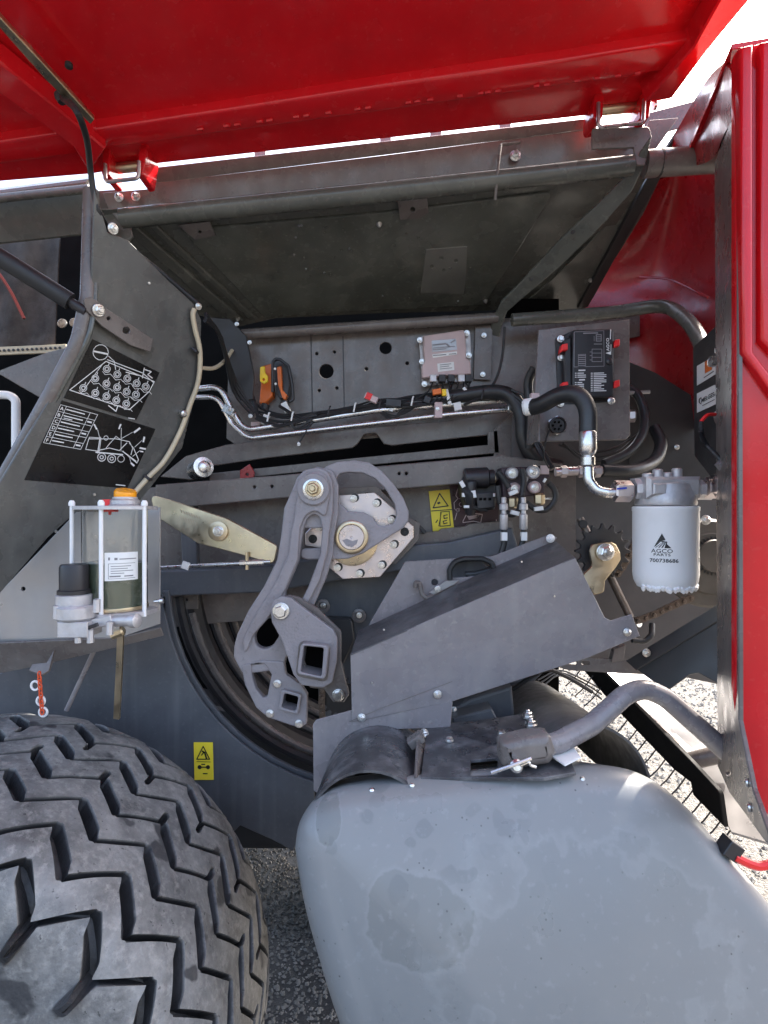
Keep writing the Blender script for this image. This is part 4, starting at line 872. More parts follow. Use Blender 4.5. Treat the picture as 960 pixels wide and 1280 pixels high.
ths = [(n+p)/NP for n in range(NP) for p in phs]; NT = len(ths)
tv, tf, scuff_shade = [], [], []
random.seed(9)
for c in cs_:
    fd = sm(LT/2-abs(c), .10, .17)
    for q in ths:
        ph = (q*NP) % 1; th = 2*math.pi*q
        g0 = min(GR, key=lambda g: abs(g-c)); cc_ = g0+(c-g0)*wide(ph) if abs(c-g0) < GW+GE+.001 else c
        yp, r_, ny, nr = prof_at(cc_+LT/2+zig(ph)*fd)
        if nr < -.2: ny, nr = -ny, -nr
        f2 = sm(r_, .47, .53); h = tread_h(ph, c)
        d = -.03*(1-h)*f2+.0012*math.sin(th*37+c*40)*math.sin(c*70+th*11)*f2
        tv.append(TC+V(((r_+d*max(nr, .2))*math.sin(th), -(yp+d*ny), (r_+d*max(nr, .2))*math.cos(th)))); scuff_shade.append(1-(1-h)*f2)
for j in range(NV-1):
    for i in range(NT):
        i2 = (i+1) % NT; tf.append((j*NT+i, (j+1)*NT+i, (j+1)*NT+i2, j*NT+i2))
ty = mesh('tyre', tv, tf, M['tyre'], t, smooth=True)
at = ty.data.attributes.new('scuff_groove_shade', 'FLOAT', 'POINT'); at.data.foreach_set('value', scuff_shade)  # falls to zero in the grooves, leaving them dark as if shaded
lathe('rim', TC+V((0, -.22, 0)), (0, 1, 0), [(.05, .06), (.3, .1), (.34, 0), (.36, -.01), (.345, .02), (.345, .42), (.36, .45), (.3, .44)], M['greyl'], t, 48)

# ================================================================ big wheel cover at lower right
M['cover'] = mat('dusty blue grey plastic', (.22, .224, .224), .36, var=.05, scale=4)
def stain(m, spots):
    "drying water marks: a few large blotches where they lie, a field of small ones at the upper left, fine splashes"
    N = m.node_tree.nodes; L = m.node_tree.links; b = N["Principled BSDF"]; out = b.inputs['Base Color'].links[0].from_socket
    tc = N.new('ShaderNodeTexCoord')
    def math_(op, a, b_, c=None):
        n = N.new('ShaderNodeMath'); n.operation = op
        for k, v in enumerate((a, b_)):
            if isinstance(v, (int, float)): n.inputs[k].default_value = v
            else: L.new(v, n.inputs[k])
        return n.outputs[0]
    def rng(x, lo, hi, o0=0., o1=1.):
        n = N.new('ShaderNodeMapRange'); n.inputs[1].default_value, n.inputs[2].default_value, n.inputs[3].default_value, n.inputs[4].default_value = lo, hi, o0, o1; L.new(x, n.inputs[0]); return n.outputs[0]
    def noise(sc, det=6):
        n = N.new('ShaderNodeTexNoise'); n.inputs['Scale'].default_value = sc; n.inputs['Detail'].default_value = det; L.new(tc.outputs['Object'], n.inputs[0]); return n.outputs[0]
    def mix(f, col):
        nonlocal out
        x = N.new('ShaderNodeMix'); x.data_type = 'RGBA'; L.new(f, x.inputs[0]); L.new(out, x.inputs[6]); x.inputs[7].default_value = (*col, 1); out = x.outputs[2]
    nz = noise(11); fine = noise(38)
    def dist(p, sx, sz):
        a = N.new('ShaderNodeVectorMath'); a.operation = 'SUBTRACT'; L.new(tc.outputs['Object'], a.inputs[0]); a.inputs[1].default_value = p
        c = N.new('ShaderNodeVectorMath'); c.operation = 'MULTIPLY'; L.new(a.outputs[0], c.inputs[0]); c.inputs[1].default_value = (1/sx, 0, 1/sz)
        l = N.new('ShaderNodeVectorMath'); l.operation = 'LENGTH'; L.new(c.outputs[0], l.inputs[0])
        return math_('ADD', l.outputs['Value'], math_('ADD', math_('MULTIPLY', math_('SUBTRACT', nz, .5), 1.7), math_('MULTIPLY', math_('SUBTRACT', fine, .5), .25)))
    for p, sx, sz, amt in spots:
        d = dist(p, sx, sz)
        mix(math_('MULTIPLY', math_('MULTIPLY', rng(d, .98, 1.06, 1, 0), rng(d, .9, 1.3, 1, 1)), amt), (.13, .135, .125))
        mix(math_('MULTIPLY', math_('MULTIPLY', rng(d, .97, 1.04), rng(d, 1.05, 1.2, 1, 0)), .16), (.36, .37, .37))
    fld = rng(dist(FIELD, .26, .12), .5, 1.2, 1, 0); bv = N.new('ShaderNodeTexVoronoi'); bv.inputs['Scale'].default_value = 21; wv_ = N.new('ShaderNodeTexNoise'); wv_.inputs['Scale'].default_value = 16; L.new(tc.outputs['Object'], wv_.inputs[0])
    ad = N.new('ShaderNodeMix'); ad.data_type = 'VECTOR'; ad.inputs[0].default_value = .06; L.new(tc.outputs['Object'], ad.inputs[4]); L.new(wv_.outputs['Color'], ad.inputs[5]); L.new(ad.outputs[1], bv.inputs[0])
    sc_ = N.new('ShaderNodeSeparateColor'); L.new(bv.outputs['Color'], sc_.inputs[0])
    blob = math_('MULTIPLY', rng(bv.outputs[0], .36, .42, 1, 0), rng(sc_.outputs[0], .35, .4))
    mix(math_('MULTIPLY', math_('MULTIPLY', blob, fld), .36), (.125, .13, .135))
    mix(math_('MULTIPLY', rng(noise(60, 8), .6, .7), .25), (.33, .34, .34))
    sp = N.new('ShaderNodeTexVoronoi'); sp.inputs['Scale'].default_value = 60; L.new(tc.outputs['Object'], sp.inputs[0])
    mix(math_('MULTIPLY', math_('MULTIPLY', rng(sp.outputs[0], .09, .13, .7, 0), rng(noise(7), .5, .6)), 1), (.05, .05, .05))
    L.new(out, b.inputs['Base Color'])
M['wet'] = mat('dusty black plastic with wet blotches', (.05, .05, .054), .34, var=.25, scale=8, dust=.95, dcol=(.2, .2, .205), dscale=15, rvar=.18, speck=.3)
t = thing('wheel_cover', 'large rounded blue grey cover filling the lower right, dusty with water stains', 'cover')
CV = Pl((400, 1000, 1.10), (900, 1000, 1.10), (650, 1400, .93))
co = [(366, 1062), (372, 1030), (392, 1000), (424, 982), (480, 974), (600, 964), (700, 957), (768, 958), (815, 972), (862, 1008), (905, 1056), (960, 1118), (1060, 1240), (1150, 1370), (1150, 1800), (560, 1800), (452, 1400), (418, 1300), (392, 1200), (376, 1130)]
cl = spline([V((*q, 0)) for q in co+[co[0]]], 4)[:-1]
ll = [CV.loc(p.x, p.y) for p in cl]
if area2(ll) < 0: ll = ll[::-1]
cvs, cfs = [], []; nn = len(ll); R_ = .07; rings = []
cen = V(CV.loc(700, 1350))
for k in range(9):
    a = math.pi/2*k/8; rings.append((R_*(1-math.cos(a)), R_*math.sin(a)))
rings = [(.0, -.16), (0, -.06)]+rings+[(R_+.02+.04*k, R_+.004+.006*k-.0002*k*k) for k in range(9)]
ytop = max(p[1] for p in ll)
def bul(y): return .42*max(0, ytop-.06-y)**2-.05*max(0, .22-(ytop-y))**1*0
for (ins, dz) in rings:
    q = inset(ll, min(ins, R_))
    if ins > R_:
        f_ = (ins-R_)/.5; q = [tuple(V(p).lerp(cen, f_)) for p in q]
    cvs += [CV.w(x, y, dz-.03-bul(y)) for x, y in q]
for j in range(len(rings)-1):
    for k in range(nn):
        a, b = j*nn+k, j*nn+(k+1) % nn; cfs.append((a, b, b+nn, a+nn))
cvs.append(CV.w(cen.x, cen.y, rings[-1][1]-.022-bul(cen.y))); e_ = len(cvs)-1; b0 = (len(rings)-1)*nn
for k in range(nn): cfs.append((b0+k, b0+(k+1) % nn, e_))
sh = mesh('shell', cvs, cfs, M['cover'], t, smooth=True)
rel = lambda px, py: tuple(CV.off(.07).at(px, py)-sh.location)
FIELD = rel(500, 1050)
stain(M['cover'], ((rel(520, 1158), .095, .065, .3), (rel(408, 1045), .022, .03, .4), (rel(760, 1230), .22, .17, .07)))
for q in ((515, 982), (728, 974), (465, 988)): lathe('rivet', P(q[0], q[1], 1.095), (0, -.5, 1), [(.005, -.004), (.005, .002), (.002, .005)], M['zinc'], t, 10)

t = thing('roller_end_cover', 'rounded dark half drum cover with water blotches at the cover left shoulder', 'drum cover')
# half drum with its axis running away from us
def drum(name, c0p, c1p, r, a0, a1, m, par, n=20, nl=6, thick=.005):
    a = (c1p-c0p); ax = a.normalized(); up = V((0, 0, 1)); u = up.cross(ax).normalized(); w = ax.cross(u)
    vs = []
    for s_ in (0, thick):
        for k in range(n+1):
            q = math.radians(a0+(a1-a0)*k/n)
            for j in range(nl+1): vs.append(c0p+a*(j/nl)+u*((r-s_)*math.cos(q))+w*((r-s_)*math.sin(q)))
    fs = []; o_ = (n+1)*(nl+1)
    for k in range(n):
        for j in range(nl):
            i0 = k*(nl+1)+j; fs.append((i0, i0+1, i0+nl+2, i0+nl+1)); fs.append((o_+i0, o_+i0+nl+1, o_+i0+nl+2, o_+i0+1))
        for e in (0, nl):
            i0, i1 = k*(nl+1)+e, (k+1)*(nl+1)+e; fs.append((i0, i1, o_+i1, o_+i0))
    return mesh(name, vs, fs, m, par, smooth=True)
drum('drum_shell', P(462, 1045, 1.10), P(474, 966, 1.40), .125, -10, 190, M['wet'], t)
drum('drum_flange', P(474, 968, 1.40), P(476, 964, 1.42), .134, -10, 190, M['grey'], t, nl=1, thick=.012)
plate('clamp_strap', Pl((528, 905, 1.36), (526, 970, 1.15), (532, 940, 1.27)), [(524, 912), (531, 912), (529, 972), (521, 972)], .006, M['grey'], t)
box('latch', (520, 925, 1.28), (.035, .03, .02), M['grey'], t, rz(-35)); bolt(P(530, 917, 1.34), .011, t, M['zinc'], (0, -.4, 1))
t = thing('deck_plate', 'dark blotched deck plate with a square black hole between drum covers', 'plate')
DK = Pl((530, 965, 1.14), (700, 950, 1.14), (600, 900, 1.40))
plate('sheet', DK, [(526, 972), (534, 906), (600, 900), (655, 892), (690, 900), (720, 965), (680, 972)], .006, M['wet'], t, bev=.001, holes=([(588, 950), (622, 947), (622, 968), (588, 970)],))
for q in ((562, 926), (627, 917)): bolt(DK.off(.002).at(*q), .010, t, M['zinc'], DK.n, stud=False)
for q in ((660, 896), (664, 907)): bolt(DK.off(.004).at(*q), .014, t, M['zinc'], DK.n)
bolt(DK.off(.002).at(669, 917), .009, t, M['zinc'], DK.n)
plate('well_bottom', 1.3, [(570, 960), (640, 955), (640, 1000), (570, 1000)], .004, M['void'], t)
t = thing('gearbox_housing', 'blue grey box housing under the chain guard, above the deck plate', 'housing')
plate('body', 1.52, [(562, 888), (588, 874), (640, 858), (645, 905), (562, 912)], .2, M['blue'], t, bev=.008, steps=2); bolt((567, 887, 1.51), .009, t, M['zinc'])
plate('step', 1.46, [(566, 898), (615, 886), (626, 906), (566, 912)], .06, M['blue'], t, bev=.004)
M['roller'] = mat('dusty roller plastic', (.085, .083, .082), .45, var=.3, scale=14, dust=.7, dcol=(.16, .155, .15), dscale=24, speck=.7, streak=.0)
t = thing('wind_guard_roller', 'dark plastic roller drum with water spots behind the bent handle', 'roller')
drum('roller_shell', P(735, 985, 1.22), P(662, 905, 1.80), .135, -30, 200, M['roller'], t, n=28)
tube('roller_cable', [(640, 862, 1.66), (680, 838, 1.66), (708, 846, 1.68), (740, 865, 1.7)], .006, M['rubber'], t, seg=8)

t = thing('grab_bar', 'bent grey tube handle with flattened end over the rollers', 'handle')
tube('tube', [(640, 936, 1.13), (694, 930, 1.15), (740, 906, 1.2), (782, 868, 1.24), (806, 860, 1.26), (832, 872, 1.26), (893, 926, 1.26), (960, 988, 1.26)], .0215, M['greyl'], t, seg=22, R=.10, n=8)
plate('flattened_end', 1.10, [(626, 930, 8), (660, 922), (690, 920), (698, 944), (690, 958), (652, 964), (628, 962, 8)], .045, M['grey'], t, r=9, bev=.02, steps=5, smooth=True)
lathe('pin_head', P(645, 957, 1.085), (0, -1, .25), [(.0125, -.02), (.0125, .006), (.008, .01)], M['zinc'], t, 18)
tube('cotter_pin', [(614, 966, 1.075), (640, 957, 1.07), (664, 948, 1.075)], .0035, M['zinc'], t, seg=8)
tube('cotter_tail', [(650, 957, 1.075), (660, 953, 1.075), (664, 957, 1.075), (670, 959, 1.075)], .003, M['zinc'], t, seg=8)
t = thing('paper_tag', 'bright bluish white plate tucked under the handle end', 'tag')
plate('sheet', DK.off(.012), [(688, 944), (716, 932), (726, 946), (706, 956)], .003, M['galv'] if 0 else M['sticker'], t, bev=.0005)

# ---- what lies to the right: tines, bar, silver rail
t = thing('black_frame_bar', 'flat black bar running down right across the sunlit gravel', 'bar')
BB = Pl((740, 842, 1.9), (904, 1033, 1.34), P(740, 842, 1.9)+V((.0, .03, -.3)))
plate('bar', BB, [(728, 836), (750, 836), (862, 950), (899, 990, 6), (905, 1034), (866, 994), (863, 978), (842, 962), (772, 889)], .012, M['flatblack'], t, bev=.002)
t = thing('silver_rail', 'bright aluminium rail with grooves beside the black bar', 'rail')
SR = Pl((755, 842, 1.95), (866, 940, 1.6), (880, 930, 1.66))
plate('groove_rail', SR, [(748, 836), (766, 836), (867, 938), (858, 944)], .02, M['galv'], t)
plate('rail_bead', SR.off(.008), [(753, 836), (757, 836), (863, 939), (860, 942)], .008, M['steel'], t, bev=.003)
plate('inner_plate', SR.off(-.02), [(764, 836), (812, 838), (890, 934), (868, 941)], .006, M['blue'], t)
t = thing('cross_tube', 'short dark cross tube under the handle at the right', 'tube')
tube('pipe', [(850, 954, 1.55), (910, 940, 1.5)], .023, M['grey'], t, seg=16)
t = thing('pale_deck_sheet', 'pale grey sheet below the cross tube by the edge plate', 'sheet')
plate('sheet', Pl((873, 960, 1.56), (930, 1022, 1.36), (925, 960, 1.5)), [(866, 958), (905, 950), (960, 1010), (965, 1055), (914, 1040), (898, 1010), (899, 990)], .006, M['galv'], t)
random.seed(5)
for i in range(18):
    px = 703+i*11.6; py = 833+i*12.7; Y = 1.95-i*.034
    r_ = tube('tine', [(px-8, py+12, Y), (px+3, py+2, Y), (px+15, py-14, Y-.0)], .002, M['rubber'], None, seg=6, n=3)
    tag(r_, 'thin black spring tine crossing the gravel between roller and black bar', 'tine', 'spring tines of the pickup')
t = thing('wind_guard_wire', 'thin black wires arching from the roller towards the slotted strip', 'wire')
for k in range(3): tube('wire', [(672+k*4, 850+k*3, 1.8), (700, 838+k*3, 1.85), (730, 850+k*4, 1.9), (752, 862+k*6, 1.95)], .003, M['rubber'], t, seg=6)
t = thing('slotted_strip', 'pale grey strip with two slots under the chain guard tip', 'strip')
plate('strip', Pl((702, 830, 1.62), (790, 826, 1.6), (760, 845, 1.6)), [(690, 832), (730, 822), (788, 824), (806, 843), (745, 840), (712, 838)], .006, M['grey'], t, holes=([(711, 826), (721, 827), (721, 831), (711, 830)], [(727, 827), (737, 827), (737, 831), (727, 831)]), r=0)
plate('gusset', 1.6, [(768, 812), (782, 806), (780, 826), (764, 828)], .02, M['grey'], t)
t = thing('triangular_side_sheet', 'dark triangular sheet above the sunlit gravel at right', 'sheet')
TS = Pl((787, 826, 1.55), (896, 762, 1.42), (833, 863, 1.46))
plate('sheet', TS, [(782, 826), (812, 808), (905, 752), (905, 858), (873, 841, 5), (862, 843, 5), (833, 864), (803, 842)], .005, M['dark'], t)
plate('fold', TS.off(.006), [(782, 826), (905, 750), (905, 772), (795, 838)], .006, M['dark'], t, bev=.002)
bolt((808, 816, 1.5), .011, t, M['zinc'])
t = thing('small_hook', 'black strap buckle with red end over the cover right edge', 'strap')
box('buckle', (912, 1060, 1.06), (.03, .03, .03), M['blackp'], t, rz(35)); tube('red_strap', [(918, 1071, 1.05), (938, 1080, 1.05), (955, 1082, 1.05), (990, 1070, 1.05)], .008, M['redp'], t, seg=8)

# ================================================================ oil filter and hose
t = thing('oil_filter', 'white spin on oil filter canister with black logo under a cast head', 'oil filter')
FY = 1.36; fr = 38.5/F*FY*.985; fb = P(831.5, 728, FY); ft = P(831.5, 633, FY).z-fb.z
prof = [(.02, -.012), (fr*.62, -.016), (fr*.86, -.010), (fr*.97, .006), (fr, .022), (fr, ft-.012), (fr*1.015, ft-.010), (fr*1.015, ft-.002), (fr*.98, ft)]
cn = lathe('canister', fb, (0, 0, 1), prof, M['white'], t, 48)
random.seed(2)
for k in range(24):
    a = math.radians(-75+k*6.2+random.uniform(-4, 4)); q = fb+V((fr*.88*math.sin(a), -fr*.88*math.cos(a), -.010+random.uniform(-.003, .002))); lathe('wax_drip', q, (0, 0, 1), [(.0015, -.006), (.004, -.003), (.006, .003), (.003, .008)], M['white'], t, 10)
def cyl_print(name, me_pts, faces): 
    vs = []
    for x, z in me_pts:
        a = x/fr; vs.append(fb+V((fr+.0006)*math.sin(a)*V((1, 0, 0)) if 0 else ((fr+.0006)*math.sin(a), -(fr+.0006)*math.cos(a), z)))
    return mesh(name, vs, faces, M['ink'], cn)
def cyl_text(s, xc, z, size, sx, bold=.4):
    cu = bpy.data.curves.new('x', 'FONT'); cu.body = s; cu.size = size; cu.align_x = 'CENTER'; cu.offset = bold*size*.02; cu.resolution_u = 2
    o = bpy.data.objects.new('x', cu); me = bpy.data.meshes.new_from_object(o); bpy.data.objects.remove(o)
    cyl_print('lettering', [(xc+v.co.x*sx, z+v.co.y) for v in me.vertices], [tuple(p.vertices) for p in me.polygons]); bpy.data.meshes.remove(me)
zz = lambda py: P(0, py, FY-fr).z-fb.z
for dx in (0, 1):
    X = -.040 if dx == 0 else .083
    def tri(pts): cyl_print('logo', [(X+a*.0195, zz(b)) for a, b in pts], [tuple(range(len(pts)))])
    tri([(0, 667), (-.62, 679.5), (0, 676.5), (.38, 675)]); tri([(-.62, 679.5), (-.86, 684.5), (.38, 676), (0, 676.8)])
    for k in range(4): tri([(-.75+k*.34, 685), (-.62+k*.36, 685), (.26+k*.1, 677+k*.1), (.2+k*.09, 677)])
    tri([(.5, 680), (.25, 685.5), (1, 685.5)])
    cyl_text('AGCO', X, zz(691.5), .0125, 1.25); cyl_text('PARTS', X, zz(695.5), .0085, 1.5, .6); cyl_text('700738686', X+.004, zz(703.5), .0118, 1.15, 1.0)
HY = FY
lathe('filter_head', fb+V((0, 0, ft+.002)), (0, 0, 1), [(fr*.92, 0), (fr*.95, .006), (fr*.9, .02), (fr*.8, .05), (fr*.6, .058), (.01, .06)], M['cast'], t, 32)
box('head_block', (831, 610, HY), (.125, .095, .05), M['cast'], t, bev=.008)
lathe('inlet_boss', P(800, 611, HY), (-1, 0, -.02), [(.026, -.03), (.026, .012), (.024, .016)], M['cast'], t, 8)
lathe('outlet_boss', P(866, 612, HY), (1, 0, -.02), [(.022, -.02), (.022, .01), (.024, .012), (.024, .045)], M['cast'], t, 6)
box('head_lug', (824, 611, HY-.052), (.03, .012, .025), M['cast'], t, bev=.003)
for px, h_ in ((809, 593), (822, 588), (834, 592), (846, 587)): lathe('head_stud', P(px, 602, HY-.01), (0, 0, 1), [(.012, 0), (.012, (602-h_)/F*HY), (.009, (602-h_)/F*HY+.003)], M['cast'], t, 14)
lathe('swivel_nut', P(778, 614, HY), (1, 0, -.02), [(.022, -.022), (.026, -.018), (.026, .018), (.022, .022)], M['steel'], t, 6)
strokes('blue_mark', HY-.0275, [('l', [(772, 611), (783, 610)], 2.4)], 1, mat('blue marker', (.02, .05, .4), .5), t)
lathe('outlet_nut', P(880, 610, HY-.01), (1, 0, 0), [(.02, 0), (.025, .003), (.025, .03), (.02, .034)], M['steel'], t, 6)
lathe('elbow_block', P(902, 607, HY-.03), (0, -1, 0), [(.022, -.03), (.03, -.02), (.03, .02), (.022, .03)], M['steel'], t, 6)
t = thing('filter_hose', 'thick black hose with crimped silver elbow feeding the filter head', 'hose')
tube('hose', [(660, 510, 1.52), (676, 506, 1.47), (700, 494, 1.43), (722, 494, 1.40), (734, 512, 1.385), (735, 545, 1.38)], .0215, M['hose'], t, seg=16)
lathe('ferrule', P(735, 583, 1.375), (0, 0, 1), [(.012, 0), (.0165, .003), (.0165, .022), (.013, .026), (.018, .032), (.0205, .042), (.0205, .082), (.019, .084)], M['zinc'], t, 24)
tube('elbow_pipe', [P(735, 585, 1.375), P(735.5, 600, 1.37), P(745, 613, 1.365), P(758, 616, 1.36), P(768, 616, 1.36)], .0125, M['zinc'], t, seg=14, R=.03)
lathe('end_cuff', P(665, 508, 1.5), V((-1, .4, -.1)), [(.018, -.004), (.0225, 0), (.0225, .018), (.017, .024)], M['sticker'], t, 20)
box('end_clip', (668, 496, 1.52), (.022, .02, .016), M['tag'], t)
for k in range(60):
    pass

# ================================================================ fuse box
t = thing('fuse_bracket', 'grey bracket plate holding the fuse box, with a round socket below', 'bracket')
plate('plate', Pl((672, 412, 1.60), (787, 400, 1.60), (672, 545, 1.58)), [(673, 412), (787, 399), (788, 544, 4), (782, 550), (672, 552), (664, 556)], .006, M['grey'], t, bev=.002)
plate('plate_side', Pl((664, 556, 1.58), (673, 412, 1.60), (660, 470, 1.68)), [(660, 520), (674, 500), (673, 552), (658, 556)], .004, M['grey'], t)
sq_ = lathe('socket_nut', P(696, 532, 1.575), (0, -1, 0), [(.027, 0), (.027, .004), (.024, .005)], M['zinc'], t, 6)
lathe('socket_face', P(696, 532, 1.57), (0, -1, 0), [(.0235, 0), (.0235, .012), (.02, .013), (.019, .008), (.002, .008)], M['blackp'], t, 24)
for k in range(6): lathe('socket_pin', P(696+5*math.cos(k*1.05), 532+5*math.sin(k*1.05), 1.561), (0, -1, 0), [(.003, 0), (.003, .003)], M['void'], t, 8)
tube('socket_wire', [(690, 530, 1.57), (683, 548, 1.56), (680, 570, 1.57), (686, 585, 1.6)], .0022, M['rubber'], t, seg=6)
t = thing('fuse_box', 'black fuse box with printed lid and four red clips', 'fuse box')
c11 = T(640, 390, 5.647)
plate('base', 1.585, c11([(315, 170), (360, 165), (440, 125), (720, 118), (722, 640), (700, 655), (340, 660), (320, 640)]), .05, M['blackp'], t, r=4, bev=.003)
ld = plate('lid', 1.55, c11([(430, 132), (700, 118), (718, 130), (720, 580), (705, 600), (430, 605), (425, 560)]), .04, M['blackp'], t, r=3, bev=.004, steps=2)
plate('lid_side', 1.56, c11([(362, 200), (420, 170), (424, 580), (380, 600)]), .03, M['blackp'], t, bev=.004)
its = [('l', [(440, 140), (648, 132), (650, 382), (438, 388), (440, 140)], .7), ('l', [(505, 150), (605, 148)], 1.5), ('l', [(595, 160), (630, 160), (630, 205), (595, 205), (595, 160)], 1.2), ('l', [(600, 175), (628, 175)], 1), ('l', [(600, 190), (628, 190)], 1), ('l', [(580, 170), (580, 205)], .6), ('l', [(580, 226), (634, 226)], 1.2), ('l', [(565, 262), (634, 262), (634, 350), (565, 350), (565, 262)], .8), ('l', [(565, 290), (634, 290)], .8), ('l', [(565, 320), (634, 320)], .8), ('l', [(550, 282), (565, 282)], .8), ('l', [(550, 308), (565, 308)], .8), ('l', [(550, 338), (565, 338)], .8), ('l', [(468, 300), (520, 298), (520, 385), (468, 387), (468, 300)], .6)]
for k in range(6): its.append(('l', [(470, 308+k*14), (518, 306+k*14)], 1.1))
fi = lambda q: [(a[0], c11(a[1]), *a[2:]) for a in q]
strokes('diagram', 1.5495, fi(its), .6, M['gink'], ld)
its = [('l', [(472, 412), (515, 411)], 1.7), ('l', [(476, 479), (512, 478)], 1.7)]
for k, y in enumerate((432, 446, 460, 498, 511, 524, 538, 552)): its += [('l', [(446, y), (454, y)], 1.0), ('l', [(464, y), (464+random.choice((30, 42, 56)), y-1)], 1.1)]
for k in range(11): its += [('l', [(558, 432+k*12.5), (568, 432+k*12.5)], 1.0), ('l', [(578, 432+k*12.5), (578+random.choice((34, 50, 70, 86)), 430+k*12.5)], 1.1)]
strokes('fuse_list', 1.5495, fi(its), .8, M['wink'], ld)
q = c11([(690, 270), (682, 190)])
text('lettering', 'AGCO', 1.5493, *c11([(687, 275)])[0], 3.6, M['wink'], ld, c11([(685, 200)])[0], bold=1.0, sx=1.12)
strokes('logo', 1.5493, [('f', c11([(660, 290), (697, 302), (697, 278)])), ('l', c11([(697, 125), (694, 190)]), 1.2), ('l', c11([(699, 230), (698, 300)]), .6)], 1, M['wink'], ld)
lathe('lid_knob', P(*c11([(685, 350)])[0], 1.55), (0, -1, 0), [(.009, 0), (.009, .004), (.006, .006)], M['blackp'], t, 16)
for k, q in enumerate(((370, 255), (372, 525), (742, 225), (742, 512))):
    a, b = q; s_ = 1 if k < 2 else .8
    plate('red_clip', 1.545, c11([(a-16*s_, b-28), (a+26*s_, b-36), (a+26*s_, b+12), (a-4, b+14), (a-30*s_ if k < 2 else a-18, b+36 if k < 2 else b+26), (a-26*s_, b+8)]), .02, M['redp'], t, r=1, bev=.002)
for q in ((343, 190), (346, 322), (700, 628), (342, 645)): bolt((*c11([q])[0], 1.545 if q[0] > 600 else 1.58), .010, t, M['zinc'], stud=False)

# hoses right of fuse box
t = thing('return_hose', 'dark hose curling behind the fuse bracket to a steel union by the valve block', 'hose')
tube('hose', [(752, 588, 1.58), (790, 588, 1.6), (818, 576, 1.66), (826, 555, 1.7), (818, 535, 1.74)], .018, M['hose'], t, seg=12)
tube('union_pipe', [(694, 590, 1.58), (752, 588, 1.58)], .0125, M['steel'], t, seg=10)
for x in (700, 722, 742): lathe('union_nut', P(x, 589.5, 1.58), (1, 0, .02), [(.012, 0), (.0165, .002), (.0165, .018), (.012, .02)], M['steel'], t, 6)
t = thing('supply_hose', 'muddy dark hose looping behind the fuse bracket, under the red hood', 'hose')
tube('hose', [(755, 580, 1.66), (785, 566, 1.68), (802, 545, 1.7), (806, 520, 1.72), (798, 495, 1.74), (785, 485, 1.76)], .014, M['hose'], t, seg=12)
lathe('hex_union', P(788, 520, 1.72), (1, -.3, 0), [(.02, -.012), (.02, .012), (.012, .016)], M['steel'], t, 6)
tube('thin_pipe', [(786, 491, 1.74), (812, 490, 1.74)], .006, M['galv'], t, seg=8)
t = thing('thick_black_hose', 'thick black hose bending down between silver pipes and fuse bracket', 'hose')
tube('hose', [(560, 497, 1.86), (615, 490, 1.84), (640, 497, 1.82), (652, 520, 1.8), (655, 550, 1.8), (668, 572, 1.8), (700, 585, 1.8)], .024, M['hose'], t, seg=14)
t = thing('second_black_hose', 'black hose rising beside the left edge of the fuse bracket', 'hose')
tube('hose', [(668, 460, 1.72), (660, 480, 1.74), (664, 520, 1.74), (662, 560, 1.76)], .014, M['hose'], t, seg=12)

# ================================================================ control unit and wiring
c12 = T(520, 400, 8)
t = thing('control_unit', 'square aluminium control unit with labels, tilted on the back panel', 'control unit')
plate('base_plate', 1.95, c12([(30, 190), (60, 160), (500, 110), (545, 130), (552, 380), (550, 560), (540, 600), (80, 660), (60, 640), (50, 480)]), .012, M['cast'], t, r=2)
bd = plate('housing', 1.915, c12([(68, 158, 3), (475, 96, 3), (492, 130), (505, 380), (545, 410), (552, 540), (300, 556), (62, 580), (58, 470), (88, 410), (75, 300)]), .03, M['tag'], t, r=2, bev=.004, steps=2)
plate('type_label', 1.9145, c12([(155, 205), (400, 188), (410, 300), (162, 320)]), .001, M['galv'], bd, bev=.0002)
strokes('print', 1.913, [('l', c12(a), w_) for a, w_ in (([(170, 250), (300, 235)], 1.6), ([(310, 240), (330, 262)], 2), ([(350, 225), (390, 200)], 1.4), ([(170, 280), (390, 262)], .7), ([(170, 296), (300, 286)], .7), ([(172, 356), (300, 344)], 1), ([(330, 342), (400, 334)], .9), ([(240, 450), (350, 438)], .9), ([(240, 470), (330, 460)], .9), ([(240, 490), (360, 478)], .8))], 1, M['gink'], bd)
plate('strip_label', 1.914, c12([(162, 345), (408, 312), (412, 342), (168, 380)]), .001, M['sticker'], bd, bev=.0002)
plate('square_label', 1.914, c12([(212, 436), (378, 418), (384, 500), (220, 520)]), .001, M['sticker'], bd, bev=.0002)
for q in ((40, 200), (60, 415), (508, 130), (528, 352), (85, 640)): bolt((*c12([q])[0], 1.935), .010, t, M['zinc'])
for x in (170, 260, 350, 450, 520): box('plug', (*c12([(x, 590)])[0], 1.90), (.022, .03, .024), M['blackp'] if x in (260, 350, 520) else M['cast'], t)
t = thing('power_connector', 'orange and black power connector with yellow lever at panel left', 'connector')
c13 = T(240, 380, 3)
plate('left_body', 1.93, c13([(256, 235), (300, 222), (303, 345), (275, 370), (252, 372), (258, 300)]), .05, M['orange'], t, r=1.5, bev=.003)
plate('yellow_lever', 1.875, c13([(255, 236), (272, 232), (274, 258), (284, 270), (284, 290), (270, 299), (255, 290), (254, 270)]), .008, M['yelp'], t, r=1.5, holes=((*c13([(268, 283)])[0], 1.6),))
plate('middle_body', 1.92, c13([(300, 216), (330, 206), (360, 230), (368, 300), (360, 360), (330, 356), (312, 330)]), .05, M['blackp'], t, r=2, bev=.004)
plate('right_body', 1.90, c13([(318, 236), (334, 232), (338, 320), (356, 340), (350, 362), (338, 350), (322, 300)]), .02, M['orange'], t, r=1, bev=.002)
